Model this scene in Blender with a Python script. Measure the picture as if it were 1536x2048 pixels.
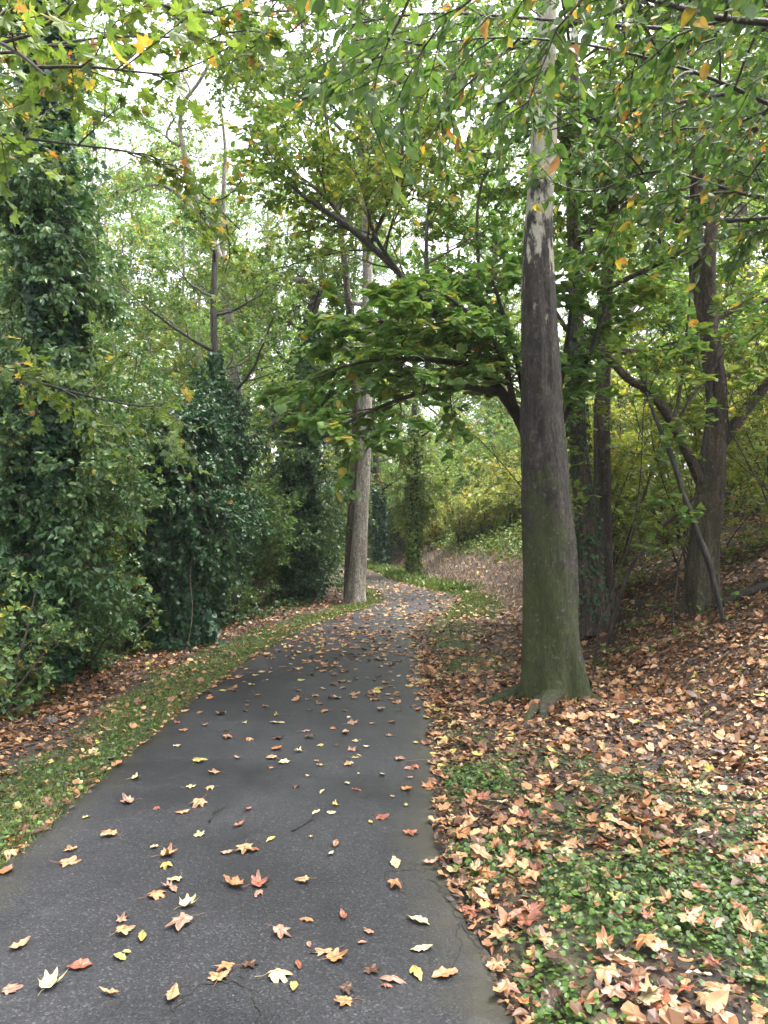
import bpy, bmesh, math
import numpy as np
from mathutils import noise as mnoise, Vector

# ------------------------------------------------------------------ scene, camera, light
for o in list(bpy.data.objects):
    bpy.data.objects.remove(o)
SC = bpy.context.scene
COL = SC.collection
R = np.random.default_rng(11)
CAM_H = 1.75
F = 1480.0          # focal length in photo pixels (photo 1536 x 2048)
HZ = 1040.0         # horizon row

cam_d = bpy.data.cameras.new("camera")
cam = bpy.data.objects.new("camera", cam_d)
COL.objects.link(cam)
cam.location = (0, 0, CAM_H)
cam.rotation_euler = (math.radians(90), 0, 0)
cam_d.sensor_fit = 'VERTICAL'
cam_d.sensor_height = 36.0
cam_d.lens = 36.0 * F / 2048
cam_d.shift_y = (HZ - 1024) / 2048
cam_d.clip_start = 0.05
cam_d.clip_end = 600
SC.camera = cam
SC.render.resolution_x, SC.render.resolution_y = 768, 1024

SUN_EL, SUN_ROT = math.radians(69), math.radians(72)
w = bpy.data.worlds.new("World")
SC.world = w
w.use_nodes = True
nt = w.node_tree
nt.nodes.clear()
sky = nt.nodes.new("ShaderNodeTexSky")
sky.sky_type = 'NISHITA'
sky.sun_disc = False
sky.sun_elevation = SUN_EL
sky.sun_rotation = SUN_ROT
sky.air_density = 1.0
sky.dust_density = 5.0
hs = nt.nodes.new("ShaderNodeHueSaturation")
hs.inputs['Saturation'].default_value = 0.22
hs.inputs['Value'].default_value = 1.25
bg = nt.nodes.new("ShaderNodeBackground")
bg.inputs['Strength'].default_value = 0.15
wo = nt.nodes.new("ShaderNodeOutputWorld")
nt.links.new(sky.outputs[0], hs.inputs['Color'])
nt.links.new(hs.outputs[0], bg.inputs[0])
nt.links.new(bg.outputs[0], wo.inputs[0])

sun_d = bpy.data.lights.new("sun", 'SUN')
sun_d.energy = 1.5
sun_d.angle = math.radians(20)
sun_d.color = (1.0, 0.97, 0.92)
sun = bpy.data.objects.new("sun", sun_d)
COL.objects.link(sun)
dirv = Vector((math.sin(SUN_ROT) * math.cos(SUN_EL), math.cos(SUN_ROT) * math.cos(SUN_EL), math.sin(SUN_EL)))
sun.rotation_euler = dirv.to_track_quat('Z', 'Y').to_euler()

SC.view_settings.view_transform = 'Standard'
SC.view_settings.look = 'None'
SC.view_settings.gamma = 1.0
SC.view_settings.exposure = 2.35
cy = SC.cycles
cy.max_bounces = 6
cy.diffuse_bounces = 4
cy.glossy_bounces = 2
cy.transmission_bounces = 4
cy.transparent_max_bounces = 4
cy.caustics_reflective = False
cy.caustics_refractive = False
cy.use_denoising = True
try:
    cy.denoiser = 'OPENIMAGEDENOISE'
    cy.denoising_input_passes = 'RGB_ALBEDO_NORMAL'
except Exception:
    pass
cy.sample_clamp_indirect = 6


# ------------------------------------------------------------------ small maths
def at(x, y, d):
    return np.array([(x - 768) / F * d, d, CAM_H - (y - HZ) / F * d])


def nrm(v):
    return v / np.maximum(np.linalg.norm(v, axis=-1, keepdims=True), 1e-9)


_grids = {}


def vnoise(x, y, scale, seed):
    """smooth value noise 0..1"""
    if seed not in _grids:
        _grids[seed] = np.random.default_rng(seed).random((128, 128))
    g = _grids[seed]
    u, v = np.asarray(x) / scale + 500, np.asarray(y) / scale + 500
    i, j = np.floor(u).astype(int), np.floor(v).astype(int)
    a, b = u - i, v - j
    a, b = a * a * (3 - 2 * a), b * b * (3 - 2 * b)
    G = lambda p, q: g[p % 128, q % 128]
    return (G(i, j) * (1 - a) + G(i + 1, j) * a) * (1 - b) + (G(i, j + 1) * (1 - a) + G(i + 1, j + 1) * a) * b


def sst(a, b, x):
    t = np.clip((x - a) / (b - a), 0, 1)
    return t * t * (3 - 2 * t)


# path edges as X of world Y, measured off the photograph
LY = [-12, 2.5, 5.1, 6.3, 7.4, 9.4, 10.4, 11.7, 13.6, 14.4, 16.1, 17.6, 19.0, 21.6, 24, 27, 30, 36, 45, 60, 90]
LX = [-1.93, -1.92, -1.93, -1.89, -1.84, -1.70, -1.55, -1.32, -.78, -.42, -.04, -.16, -.45, -.95, -1.9, -3.2, -4.4, -8, -15, -28, -60]
RY = [-12, 1.0, 2.57, 2.9, 3.25, 3.7, 4.25, 5.08, 6.3, 7.4, 9.4, 10.4, 11.7, 12.5, 14.1, 15.4, 16.5, 17.5, 19.04, 20.7, 23.8, 27, 30, 36, 45, 60, 90]
RX = [.75, .62, .50, .47, .40, .33, .34, .39, .45, .48, .47, .46, .48, .66, 1.06, 1.48, 1.62, 1.45, .95, .39, -.22, -.8, -1.4, -5, -12, -25, -55]
XL = lambda y: np.interp(y, LY, LX)
XR = lambda y: np.interp(y, RY, RX)
FY = [-15, 5, 9, 13, 16, 19, 21.5, 24, 27, 30, 40, 60, 100]
FX = [2.8, 2.45, 2.3, 2.4, 2.55, 1.9, 1.1, .6, .2, .1, -6, -20, -50]
SY = [-15, 9, 13, 17, 24, 40]
SV = [.46, .54, .56, .68, .75, .6]


def gz(x, y):
    x, y = np.asarray(x, float), np.asarray(y, float)
    s = np.maximum(x - np.interp(y, FY, FX), 0)
    sl = np.interp(y, SY, SV)
    cap = 3.6 + 0 * s
    u = np.maximum(s - .25, 0) + .0
    z = cap * (1 - np.exp(-sl * u / cap))
    d = np.maximum(np.maximum(x - XR(y), XL(y) - x), 0)
    k = sst(.15, 1.2, d)
    z = z + k * (.07 * (vnoise(x, y, .9, 1) - .5) + .16 * (vnoise(x, y, 3.1, 2) - .5))
    z = z - .35 * sst(1.6, 6, XL(y) - x) + .012 * sst(0, .3, d)
    return z


def gn(x, y):
    e = .05
    n = np.stack([-(gz(x + e, y) - gz(x - e, y)) / (2 * e), -(gz(x, y + e) - gz(x, y - e)) / (2 * e), np.ones_like(x)], -1)
    return nrm(n)


# ------------------------------------------------------------------ mesh building
class Acc:
    def __init__(s):
        s.V, s.F, s.T, s.n = [], [], [], 0

    def add(s, V, faces, tint=None):
        V = np.asarray(V, float).reshape(-1, 3)
        for f in (faces if isinstance(faces, list) else [faces]):
            s.F.append(np.asarray(f, np.int64) + s.n)
        s.V.append(V)
        s.T.append(np.zeros(len(V)) if tint is None else tint)
        s.n += len(V)
        return s

    def build(s, name, mat, parent=None, smooth=False):
        V = np.concatenate(s.V)
        T = np.concatenate(s.T)
        org = np.zeros(3)
        if parent is not None:
            org = np.array(parent.location)
        me = bpy.data.meshes.new(name)
        me.vertices.add(len(V))
        me.vertices.foreach_set("co", (V - org).astype(np.float32).ravel())
        loops = np.concatenate([f.ravel() for f in s.F])
        tot = np.concatenate([np.full(len(f), f.shape[1], np.int32) for f in s.F])
        start = np.concatenate([[0], np.cumsum(tot)[:-1]]).astype(np.int32)
        me.loops.add(len(loops))
        me.loops.foreach_set("vertex_index", loops.astype(np.int32))
        me.polygons.add(len(tot))
        me.polygons.foreach_set("loop_start", start)
        me.polygons.foreach_set("loop_total", tot)
        me.polygons.foreach_set("use_smooth", np.full(len(tot), smooth))
        at_ = me.attributes.new("tint", 'FLOAT', 'POINT')
        at_.data.foreach_set("value", T.astype(np.float32))
        me.update(calc_edges=True)
        me.materials.append(mat)
        ob = bpy.data.objects.new(name, me)
        COL.objects.link(ob)
        if parent is not None:
            ob.parent = parent
        return ob


def thing(name, label, cat, loc=(0, 0, 0), group=None):
    o = bpy.data.objects.new(name, None)
    COL.objects.link(o)
    o.location = tuple(float(v) for v in loc)
    o.empty_display_size = .2
    o['label'] = label
    o['category'] = cat
    if group:
        o['group'] = group
    return o


def tagk(o, kind, label=None, cat=None):
    o['kind'] = kind
    if label:
        o['label'] = label
    if cat:
        o['category'] = cat
    return o


def copy_tree(root, loc, rz, sc, label, group=None):
    r = root.copy()
    COL.objects.link(r)
    r.location = tuple(float(v) for v in loc)
    r.rotation_euler = (0, 0, rz)
    r.scale = (sc, sc, sc) if np.isscalar(sc) else sc
    r['label'] = label
    if group:
        r['group'] = group
    for ch in list(root.children):
        c = ch.copy()
        COL.objects.link(c)
        c.parent = r
    return r


def smooth_pts(pts, it=2):
    pts = np.asarray(pts, float)
    for _ in range(it):
        if len(pts) < 3:
            break
        q = [pts[0]]
        for a, b in zip(pts[:-1], pts[1:]):
            q += [a * .75 + b * .25, a * .25 + b * .75]
        q.append(pts[-1])
        pts = np.array(q)
    return pts


def resample(pts, k, it=2):
    """pts (m, 3+e): position and extra columns, smoothed, k points evenly along the length"""
    p = smooth_pts(pts, it)
    s = np.concatenate([[0], np.cumsum(np.linalg.norm(np.diff(p[:, :3], axis=0), axis=1))])
    t = np.linspace(0, s[-1], k)
    return np.stack([np.interp(t, s, p[:, i]) for i in range(p.shape[1])], 1)


def tube_batch(P, Rr, sides):
    """P (n,k,3), Rr (n,k) -> verts, quads"""
    n, k, _ = P.shape
    T = nrm(np.gradient(P, axis=1))
    ov = nrm(P[:, -1] - P[:, 0])
    ax = np.argmin(np.abs(ov), axis=1)
    ref = np.eye(3)[ax][:, None, :]
    U = nrm(np.cross(T, ref))
    W = np.cross(T, U)
    a = np.arange(sides) / sides * 2 * np.pi
    V = P[:, :, None, :] + Rr[:, :, None, None] * (np.cos(a)[:, None] * U[:, :, None, :] + np.sin(a)[:, None] * W[:, :, None, :])
    base = (np.arange(n)[:, None, None] * k + np.arange(k - 1)[None, :, None]) * sides
    j = np.arange(sides)[None, None, :]
    j2 = (j + 1) % sides
    Q = np.stack([base + j, base + j2, base + sides + j2, base + sides + j], -1).reshape(-1, 4)
    return V.reshape(-1, 3), Q


def grow(P0, D0, L, k, wander, grav):
    n = len(P0)
    L = np.broadcast_to(L, (n,))
    P = np.zeros((n, k, 3))
    P[:, 0] = P0
    d = nrm(D0)
    st = (L / (k - 1))[:, None]
    for i in range(1, k):
        P[:, i] = P[:, i - 1] + d * st
        d = nrm(d + R.normal(0, wander, (n, 3)) + np.array([0, 0, grav]))
    return P


def kids(P, m, t0, t1, ang, flat, angsd=.15):
    """m children on every strand: start points, directions, place along the strand"""
    n, k, _ = P.shape
    t = (np.arange(m)[None, :] + R.random((n, m))) / m * (t1 - t0) + t0
    f = t * (k - 1)
    i = np.clip(f.astype(int), 0, k - 2)
    fr = (f - i)[..., None]
    r = np.arange(n)[:, None]
    p = P[r, i] * (1 - fr) + P[r, i + 1] * fr
    tg = nrm(P[r, i + 1] - P[r, i])
    v = R.normal(0, 1, p.shape)
    v[..., 2] *= (1 - flat)
    v = nrm(v - (v * tg).sum(-1, keepdims=True) * tg)
    v[..., 2] *= (1 - flat)
    a = ang + R.normal(0, angsd, t.shape)
    d = nrm(np.cos(a)[..., None] * tg + np.sin(a)[..., None] * v)
    return p.reshape(-1, 3), d.reshape(-1, 3), t.ravel()


# leaf templates: x across, y along, z up; unit length
def T_diamond():
    V = [(0, 0, 0), (-.27, .42, .07), (.27, .42, .07), (0, 1, -.05)]
    return np.array(V, float), np.array([(0, 3, 1), (0, 2, 3)])


def T_oval():
    V = [(0, 0, 0), (-.2, .18, .04), (-.27, .42, .07), (-.2, .68, .03), (0, 1, -.1), (.2, .68, .03), (.27, .42, .07), (.2, .18, .04), (0, .42, 0)]
    f = [(8, i, (i + 1) if i < 7 else 0) for i in range(0, 8)]
    return np.array(V, float), np.array([(a, c, b) for a, b, c in f])


def T_lobed():
    ang = np.radians([-90, -40, -8, 20, 42, 62, 90, 118, 138, 160, 188, 220])
    r = np.array([.12, .38, .62, .40, .66, .42, .72, .42, .66, .40, .62, .38])
    V = [(rr * math.cos(a), rr * math.sin(a) + .3, .06 * (rr > .5)) for rr, a in zip(r, ang)] + [(0, .3, 0)]
    n = len(ang)
    return np.array(V, float), np.array([(n, i, (i + 1) % n) for i in range(n)])


def T_heart():
    ang = np.radians([-90, -55, -10, 30, 60, 90, 120, 150, 190, 235])
    r = np.array([.34, .5, .52, .47, .46, .62, .46, .47, .52, .5])
    V = [(rr * math.cos(a), rr * math.sin(a) + .38, .05 * abs(math.cos(a))) for rr, a in zip(r, ang)] + [(0, .38, 0)]
    n = len(ang)
    return np.array(V, float), np.array([(n, i, (i + 1) % n) for i in range(n)])


def T_blade():
    V = [(-.05, 0, 0), (.05, 0, 0), (.0, 1, .0), (-.035, .55, .08), (.035, .55, .08)]
    return np.array(V, float), np.array([(0, 1, 4), (0, 4, 3), (3, 4, 2)])


TM = dict(diamond=T_diamond(), oval=T_oval(), lobed=T_lobed(), heart=T_heart(), blade=T_blade())


def put_leaves(acc, P, D, N, S, tmpl, tint, curl=.25):
    V, Fc = TM[tmpl] if isinstance(tmpl, str) else tmpl
    n, k = len(P), len(V)
    if n == 0:
        return
    Y = nrm(D)
    X = nrm(np.cross(Y, N) + 1e-6)
    Z = np.cross(X, Y)
    c = R.normal(0, curl, (n, 1))
    vz = V[None, :, 2] * R.uniform(.2, 1.6, (n, 1)) + c * (V[None, :, 1] - .3) ** 2 + R.normal(0, curl * .7, (n, 1)) * V[None, :, 0] ** 2
    W = R.uniform(.8, 1.2, (n, 1)) * V[None, :, 0]
    S = np.broadcast_to(S, (n,))[:, None, None]
    co = P[:, None, :] + S * (W[..., None] * X[:, None, :] + V[None, :, 1, None] * Y[:, None, :] + vz[..., None] * Z[:, None, :])
    fc = (np.arange(n)[:, None, None] * k + Fc[None]).reshape(-1, Fc.shape[1])
    acc.add(co.reshape(-1, 3), fc, np.repeat(tint, k))


def tints(P, mu, sd, yel=0.0, org=0.0, clump=1.2, seed=5):
    n = len(P)
    c = vnoise(P[:, 0] + P[:, 2] * .7, P[:, 1] - P[:, 2] * .5, clump, seed)
    t = mu + sd * R.normal(0, 1, n) + (c - .5) * .25
    t = np.clip(t, 0, .58)
    u = R.random(n)
    cy_ = vnoise(P[:, 0] * 1.1, P[:, 2] + P[:, 1], clump * .6, seed + 1)
    yy = u < yel * 3 * np.clip(cy_ - .35, 0, 1) * 1.6
    t = np.where(yy, R.uniform(.62, .76, n), t)
    oo = R.random(n) < org * 3 * np.clip(cy_ - .35, 0, 1) * 1.6
    t = np.where(oo, R.uniform(.78, 1, n), t)
    return t


# ------------------------------------------------------------------ materials
def newmat(name):
    m = bpy.data.materials.new(name)
    m.use_nodes = True
    m.node_tree.nodes.clear()
    return m, m.node_tree


def ramp(nt, stops):
    r = nt.nodes.new("ShaderNodeValToRGB")
    e = r.color_ramp.elements
    while len(e) < len(stops):
        e.new(.5)
    for el, (p, c) in zip(e, stops):
        el.position = p
        el.color = (*c, 1)
    return r


def leafmat(name, stops, rough=.42, trans=.42, tcol=(1.1, 1.05, .75), spec=.5, tmul=1.6):
    m, nt = newmat(name)
    a = nt.nodes.new("ShaderNodeAttribute")
    a.attribute_name = "tint"
    rp = ramp(nt, stops)
    nt.links.new(a.outputs['Fac'], rp.inputs[0])
    # fine mottling that stays on the leaf
    tc = nt.nodes.new("ShaderNodeTexCoord")
    nz = nt.nodes.new("ShaderNodeTexNoise")
    nz.inputs['Scale'].default_value = 26
    nz.inputs['Detail'].default_value = 2
    nt.links.new(tc.outputs['Object'], nz.inputs['Vector'])
    mr = nt.nodes.new("ShaderNodeMapRange")
    mr.inputs[1].default_value = .3
    mr.inputs[2].default_value = .7
    mr.inputs[3].default_value = .72
    mr.inputs[4].default_value = 1.25
    nt.links.new(nz.outputs[0], mr.inputs[0])
    mx = nt.nodes.new("ShaderNodeVectorMath")
    mx.operation = 'SCALE'
    nt.links.new(rp.outputs[0], mx.inputs[0])
    nt.links.new(mr.outputs[0], mx.inputs['Scale'])
    b = nt.nodes.new("ShaderNodeBsdfPrincipled")
    b.inputs['Roughness'].default_value = rough
    b.inputs['Specular IOR Level'].default_value = spec
    nt.links.new(mx.outputs[0], b.inputs['Base Color'])
    t = nt.nodes.new("ShaderNodeBsdfTranslucent")
    vm = nt.nodes.new("ShaderNodeVectorMath")
    vm.operation = 'MULTIPLY'
    vm.inputs[1].default_value = tuple(c * tmul for c in tcol)
    nt.links.new(mx.outputs[0], vm.inputs[0])
    nt.links.new(vm.outputs[0], t.inputs[0])
    mix = nt.nodes.new("ShaderNodeMixShader")
    mix.inputs[0].default_value = trans
    nt.links.new(b.outputs[0], mix.inputs[1])
    nt.links.new(t.outputs[0], mix.inputs[2])
    o = nt.nodes.new("ShaderNodeOutputMaterial")
    nt.links.new(mix.outputs[0], o.inputs[0])
    return m


AUT = [(.66, (.40, .32, .05)), (.80, (.42, .20, .05)), (1, (.16, .07, .035))]
M = {}
M['mid'] = leafmat("leaf mid green", [(0, (.035, .08, .022)), (.3, (.075, .15, .032)), (.55, (.165, .235, .045))] + AUT)
M['bright'] = leafmat("leaf bright broad", [(0, (.05, .125, .038)), (.3, (.10, .20, .05)), (.55, (.18, .275, .06))] + AUT, rough=.38)
M['yellowgreen'] = leafmat("leaf yellow green", [(0, (.055, .105, .02)), (.3, (.12, .185, .03)), (.55, (.22, .27, .045))] + AUT, rough=.45)
M['dark'] = leafmat("leaf dark glossy", [(0, (.012, .045, .020)), (.3, (.034, .10, .036)), (.55, (.09, .17, .045))] + AUT, rough=.44, trans=.22, spec=.5)
M['privet'] = leafmat("leaf privet", [(0, (.022, .06, .024)), (.3, (.06, .14, .045)), (.55, (.16, .235, .06))] + AUT, rough=.36, trans=.28, spec=.6)
M['far'] = leafmat("leaf far pale", [(0, (.06, .13, .045)), (.3, (.11, .2, .06)), (.55, (.2, .3, .07))] + AUT, rough=.5)
M['brush'] = leafmat("leaf yellowing brush", [(0, (.12, .17, .05)), (.3, (.21, .26, .07)), (.55, (.36, .38, .11))] + AUT, rough=.55)
M['litter'] = leafmat("fallen leaf brown", [(0, (.035, .02, .014)), (.25, (.16, .075, .035)), (.5, (.36, .17, .075)), (.7, (.42, .23, .105)), (.85, (.48, .33, .18)), (1, (.42, .36, .09))], rough=.5, trans=.12, tcol=(1, .8, .5), tmul=1)
M['clover'] = leafmat("low clover green", [(0, (.022, .05, .010)), (.3, (.05, .10, .018)), (.6, (.105, .18, .032)), (1, (.22, .25, .05))], rough=.42, trans=.25)
M['grass'] = leafmat("grass", [(0, (.045, .08, .018)), (.4, (.09, .145, .03)), (.7, (.16, .21, .05)), (1, (.30, .25, .11))], rough=.5, trans=.25)
M['stalk'] = leafmat("dry stalk", [(0, (.18, .12, .08)), (.5, (.42, .32, .23)), (1, (.6, .52, .4))], rough=.7, trans=.1, tcol=(1, 1, 1), tmul=1)


def flat_leaf(name, c1, c2, rough=.45):
    """single fallen leaf: mottled two-tone skin with darker freckles"""
    m, nt = newmat(name)
    tc = nt.nodes.new("ShaderNodeTexCoord")
    nz = nt.nodes.new("ShaderNodeTexNoise")
    nz.inputs['Scale'].default_value = 5.5
    nz.inputs['Detail'].default_value = 9
    nz.inputs['Roughness'].default_value = .7
    nt.links.new(tc.outputs['Object'], nz.inputs['Vector'])
    rp = ramp(nt, [(.33, c1), (.5, tuple((a + b) / 2 for a, b in zip(c1, c2))), (.68, c2)])
    nt.links.new(nz.outputs[0], rp.inputs[0])
    at_ = nt.nodes.new("ShaderNodeAttribute")
    at_.attribute_name = "tint"
    mx = nt.nodes.new("ShaderNodeMix")
    mx.data_type = 'RGBA'
    nt.links.new(at_.outputs['Fac'], mx.inputs['Factor'])
    nt.links.new(rp.outputs[0], mx.inputs['A'])
    mx.inputs['B'].default_value = (*[c * .45 for c in c1], 1)
    b = nt.nodes.new("ShaderNodeBsdfPrincipled")
    b.inputs['Roughness'].default_value = rough
    nt.links.new(mx.outputs['Result'], b.inputs['Base Color'])
    o = nt.nodes.new("ShaderNodeOutputMaterial")
    nt.links.new(b.outputs[0], o.inputs[0])
    return m


def barkmat(name, c1, c2, scale=9, stretch=.22, bump=.6, moss=0.0, lichen=0.0, peel=None, wet=.75):
    m, nt = newmat(name)
    L = nt.links.new
    tc = nt.nodes.new("ShaderNodeTexCoord")
    mp = nt.nodes.new("ShaderNodeMapping")
    mp.inputs['Scale'].default_value = (1, 1, stretch)
    L(tc.outputs['Object'], mp.inputs[0])
    n1 = nt.nodes.new("ShaderNodeTexNoise")
    n1.inputs['Scale'].default_value = scale
    n1.inputs['Detail'].default_value = 8
    n1.inputs['Roughness'].default_value = .68
    L(mp.outputs[0], n1.inputs['Vector'])
    vo = nt.nodes.new("ShaderNodeTexVoronoi")
    vo.feature = 'DISTANCE_TO_EDGE'
    vo.inputs['Scale'].default_value = scale * 3.2
    vo.inputs['Randomness'].default_value = 1
    wm = nt.nodes.new("ShaderNodeVectorMath")
    wm.operation = 'MULTIPLY_ADD'
    wm.inputs[1].default_value = (.25, .25, .25)
    L(n1.outputs['Color'], wm.inputs[0])
    L(mp.outputs[0], wm.inputs[2])
    L(wm.outputs[0], vo.inputs['Vector'])
    rp = ramp(nt, [(.38, c1), (.52, tuple((a + b) / 2 for a, b in zip(c1, c2))), (.64, c2)])
    L(n1.outputs[0], rp.inputs[0])
    col = rp.outputs[0]
    crv = nt.nodes.new("ShaderNodeMapRange")
    crv.inputs[1].default_value = 0
    crv.inputs[2].default_value = .09
    crv.inputs[3].default_value = .45
    crv.inputs[4].default_value = 1
    L(vo.outputs['Distance'], crv.inputs[0])
    sc_ = nt.nodes.new("ShaderNodeVectorMath")
    sc_.operation = 'SCALE'
    L(col, sc_.inputs[0])
    L(crv.outputs[0], sc_.inputs['Scale'])
    col = sc_.outputs[0]
    nf = nt.nodes.new("ShaderNodeTexNoise")
    nf.inputs['Scale'].default_value = 52
    nf.inputs['Detail'].default_value = 6
    nf.inputs['Roughness'].default_value = .75
    mpf = nt.nodes.new("ShaderNodeMapping")
    mpf.inputs['Scale'].default_value = (1, 1, .4)
    L(tc.outputs['Object'], mpf.inputs[0])
    L(mpf.outputs[0], nf.inputs['Vector'])
    grn = nt.nodes.new("ShaderNodeMapRange")
    grn.inputs[1].default_value = .36
    grn.inputs[2].default_value = .64
    grn.inputs[3].default_value = .35
    grn.inputs[4].default_value = 1.75
    L(nf.outputs[0], grn.inputs[0])
    sg = nt.nodes.new("ShaderNodeVectorMath")
    sg.operation = 'SCALE'
    L(col, sg.inputs[0])
    L(grn.outputs[0], sg.inputs['Scale'])
    col = sg.outputs[0]
    sep = nt.nodes.new("ShaderNodeSeparateXYZ")
    L(tc.outputs['Object'], sep.inputs[0])

    def mixin(col, fac, c, blend=None):
        mx = nt.nodes.new("ShaderNodeMix")
        mx.data_type = 'RGBA'
        L(fac, mx.inputs['Factor'])
        L(col, mx.inputs['A'])
        if isinstance(c, tuple):
            mx.inputs['B'].default_value = (*c, 1)
        else:
            L(c, mx.inputs['B'])
        return mx.outputs['Result']

    def math_(op, a, b, clamp=False):
        n = nt.nodes.new("ShaderNodeMath")
        n.operation = op
        n.use_clamp = clamp
        for k, v in enumerate((a, b)):
            if isinstance(v, (int, float)):
                n.inputs[k].default_value = v
            else:
                L(v, n.inputs[k])
        return n.outputs[0]

    if peel is not None:
        z0, z1 = peel
        n3 = nt.nodes.new("ShaderNodeTexNoise")
        n3.inputs['Scale'].default_value = 11
        n3.inputs['Detail'].default_value = 10
        n3.inputs['Roughness'].default_value = .62
        mp3 = nt.nodes.new("ShaderNodeMapping")
        mp3.inputs['Scale'].default_value = (1, 1, .35)
        L(tc.outputs['Object'], mp3.inputs[0])
        L(mp3.outputs[0], n3.inputs['Vector'])
        hgt = nt.nodes.new("ShaderNodeMapRange")
        hgt.inputs[1].default_value = z0
        hgt.inputs[2].default_value = z1
        hgt.inputs[3].default_value = -.42
        hgt.inputs[4].default_value = .16
        L(sep.outputs[2], hgt.inputs[0])
        s = math_('ADD', n3.outputs[0], hgt.outputs[0])
        s = math_('SUBTRACT', s, .42)
        f = math_('MULTIPLY', s, 12, True)
        pale = ramp(nt, [(.3, (.36, .34, .24)), (.5, (.60, .56, .44)), (.75, (.74, .71, .60))])
        n4 = nt.nodes.new("ShaderNodeTexNoise")
        n4.inputs['Scale'].default_value = 4
        n4.inputs['Detail'].default_value = 6
        L(mp3.outputs[0], n4.inputs['Vector'])
        L(n4.outputs[0], pale.inputs[0])
        col = mixin(col, f, pale.outputs[0])
    if moss > 0:
        n2 = nt.nodes.new("ShaderNodeTexNoise")
        n2.inputs['Scale'].default_value = 3.2
        n2.inputs['Detail'].default_value = 9
        n2.inputs['Roughness'].default_value = .7
        L(tc.outputs['Object'], n2.inputs['Vector'])
        geo = nt.nodes.new("ShaderNodeNewGeometry")
        dt = nt.nodes.new("ShaderNodeVectorMath")
        dt.operation = 'DOT_PRODUCT'
        dt.inputs[1].default_value = (-.62, -.72, .2)
        L(geo.outputs['Normal'], dt.inputs[0])
        hz_ = nt.nodes.new("ShaderNodeMapRange")
        hz_.inputs[1].default_value = .8
        hz_.inputs[2].default_value = 3.4
        hz_.inputs[3].default_value = .20
        hz_.inputs[4].default_value = -.22
        L(sep.outputs[2], hz_.inputs[0])
        s = math_('ADD', n2.outputs[0], hz_.outputs[0])
        s = math_('ADD', s, math_('MULTIPLY', dt.outputs['Value'], .12))
        f = math_('MULTIPLY', math_('SUBTRACT', s, .60), 7, True)
        f = math_('MULTIPLY', f, moss)
        mc = ramp(nt, [(.3, (.022, .034, .006)), (.7, (.075, .095, .015))])
        L(nf.outputs[0], mc.inputs[0])
        col = mixin(col, f, mc.outputs[0])
    if lichen > 0:
        n5 = nt.nodes.new("ShaderNodeTexNoise")
        n5.inputs['Scale'].default_value = 22
        n5.inputs['Detail'].default_value = 4
        L(tc.outputs['Object'], n5.inputs['Vector'])
        f = math_('MULTIPLY', math_('SUBTRACT', n5.outputs[0], .60), 9, True)
        f = math_('MULTIPLY', f, lichen)
        col = mixin(col, f, (.33, .36, .28))
    b = nt.nodes.new("ShaderNodeBsdfPrincipled")
    b.inputs['Roughness'].default_value = wet
    L(col, b.inputs['Base Color'])
    bp = nt.nodes.new("ShaderNodeBump")
    bp.inputs['Strength'].default_value = bump
    bp.inputs['Distance'].default_value = .05
    h = math_('ADD', math_('ADD', n1.outputs[0], math_('MULTIPLY', nf.outputs[0], .35)), math_('MULTIPLY', crv.outputs[0], .35))
    L(h, bp.inputs['Height'])
    L(bp.outputs[0], b.inputs['Normal'])
    o = nt.nodes.new("ShaderNodeOutputMaterial")
    L(b.outputs[0], o.inputs[0])
    return m


M['bark_main'] = barkmat("sycamore bark", (.016, .013, .010), (.088, .072, .054), scale=13, stretch=.42, bump=1.0, moss=.95, lichen=.2, peel=(2.4, 5.6))
M['bark_pale'] = barkmat("pale grey bark", (.17, .145, .12), (.38, .34, .29), scale=6, stretch=.25, bump=.6, lichen=.3)
M['bark_brown'] = barkmat("brown bark", (.045, .032, .022), (.17, .125, .09), scale=8, stretch=.15, bump=.9, lichen=.3)
M['bark_fork'] = barkmat("forked tree bark", (.028, .019, .013), (.13, .09, .062), scale=8, stretch=.2, bump=1.0, lichen=.25, moss=.4)
M['bark_dark'] = barkmat("dark wet bark", (.018, .015, .012), (.07, .055, .045), scale=9, stretch=.2, bump=.8, wet=.5)
M['twig'] = barkmat("twig bark", (.03, .022, .016), (.11, .085, .06), scale=12, stretch=.5, bump=.2)
M['vine'] = barkmat("dry vine", (.12, .09, .06), (.3, .25, .18), scale=12, stretch=.3, bump=.2)


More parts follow.
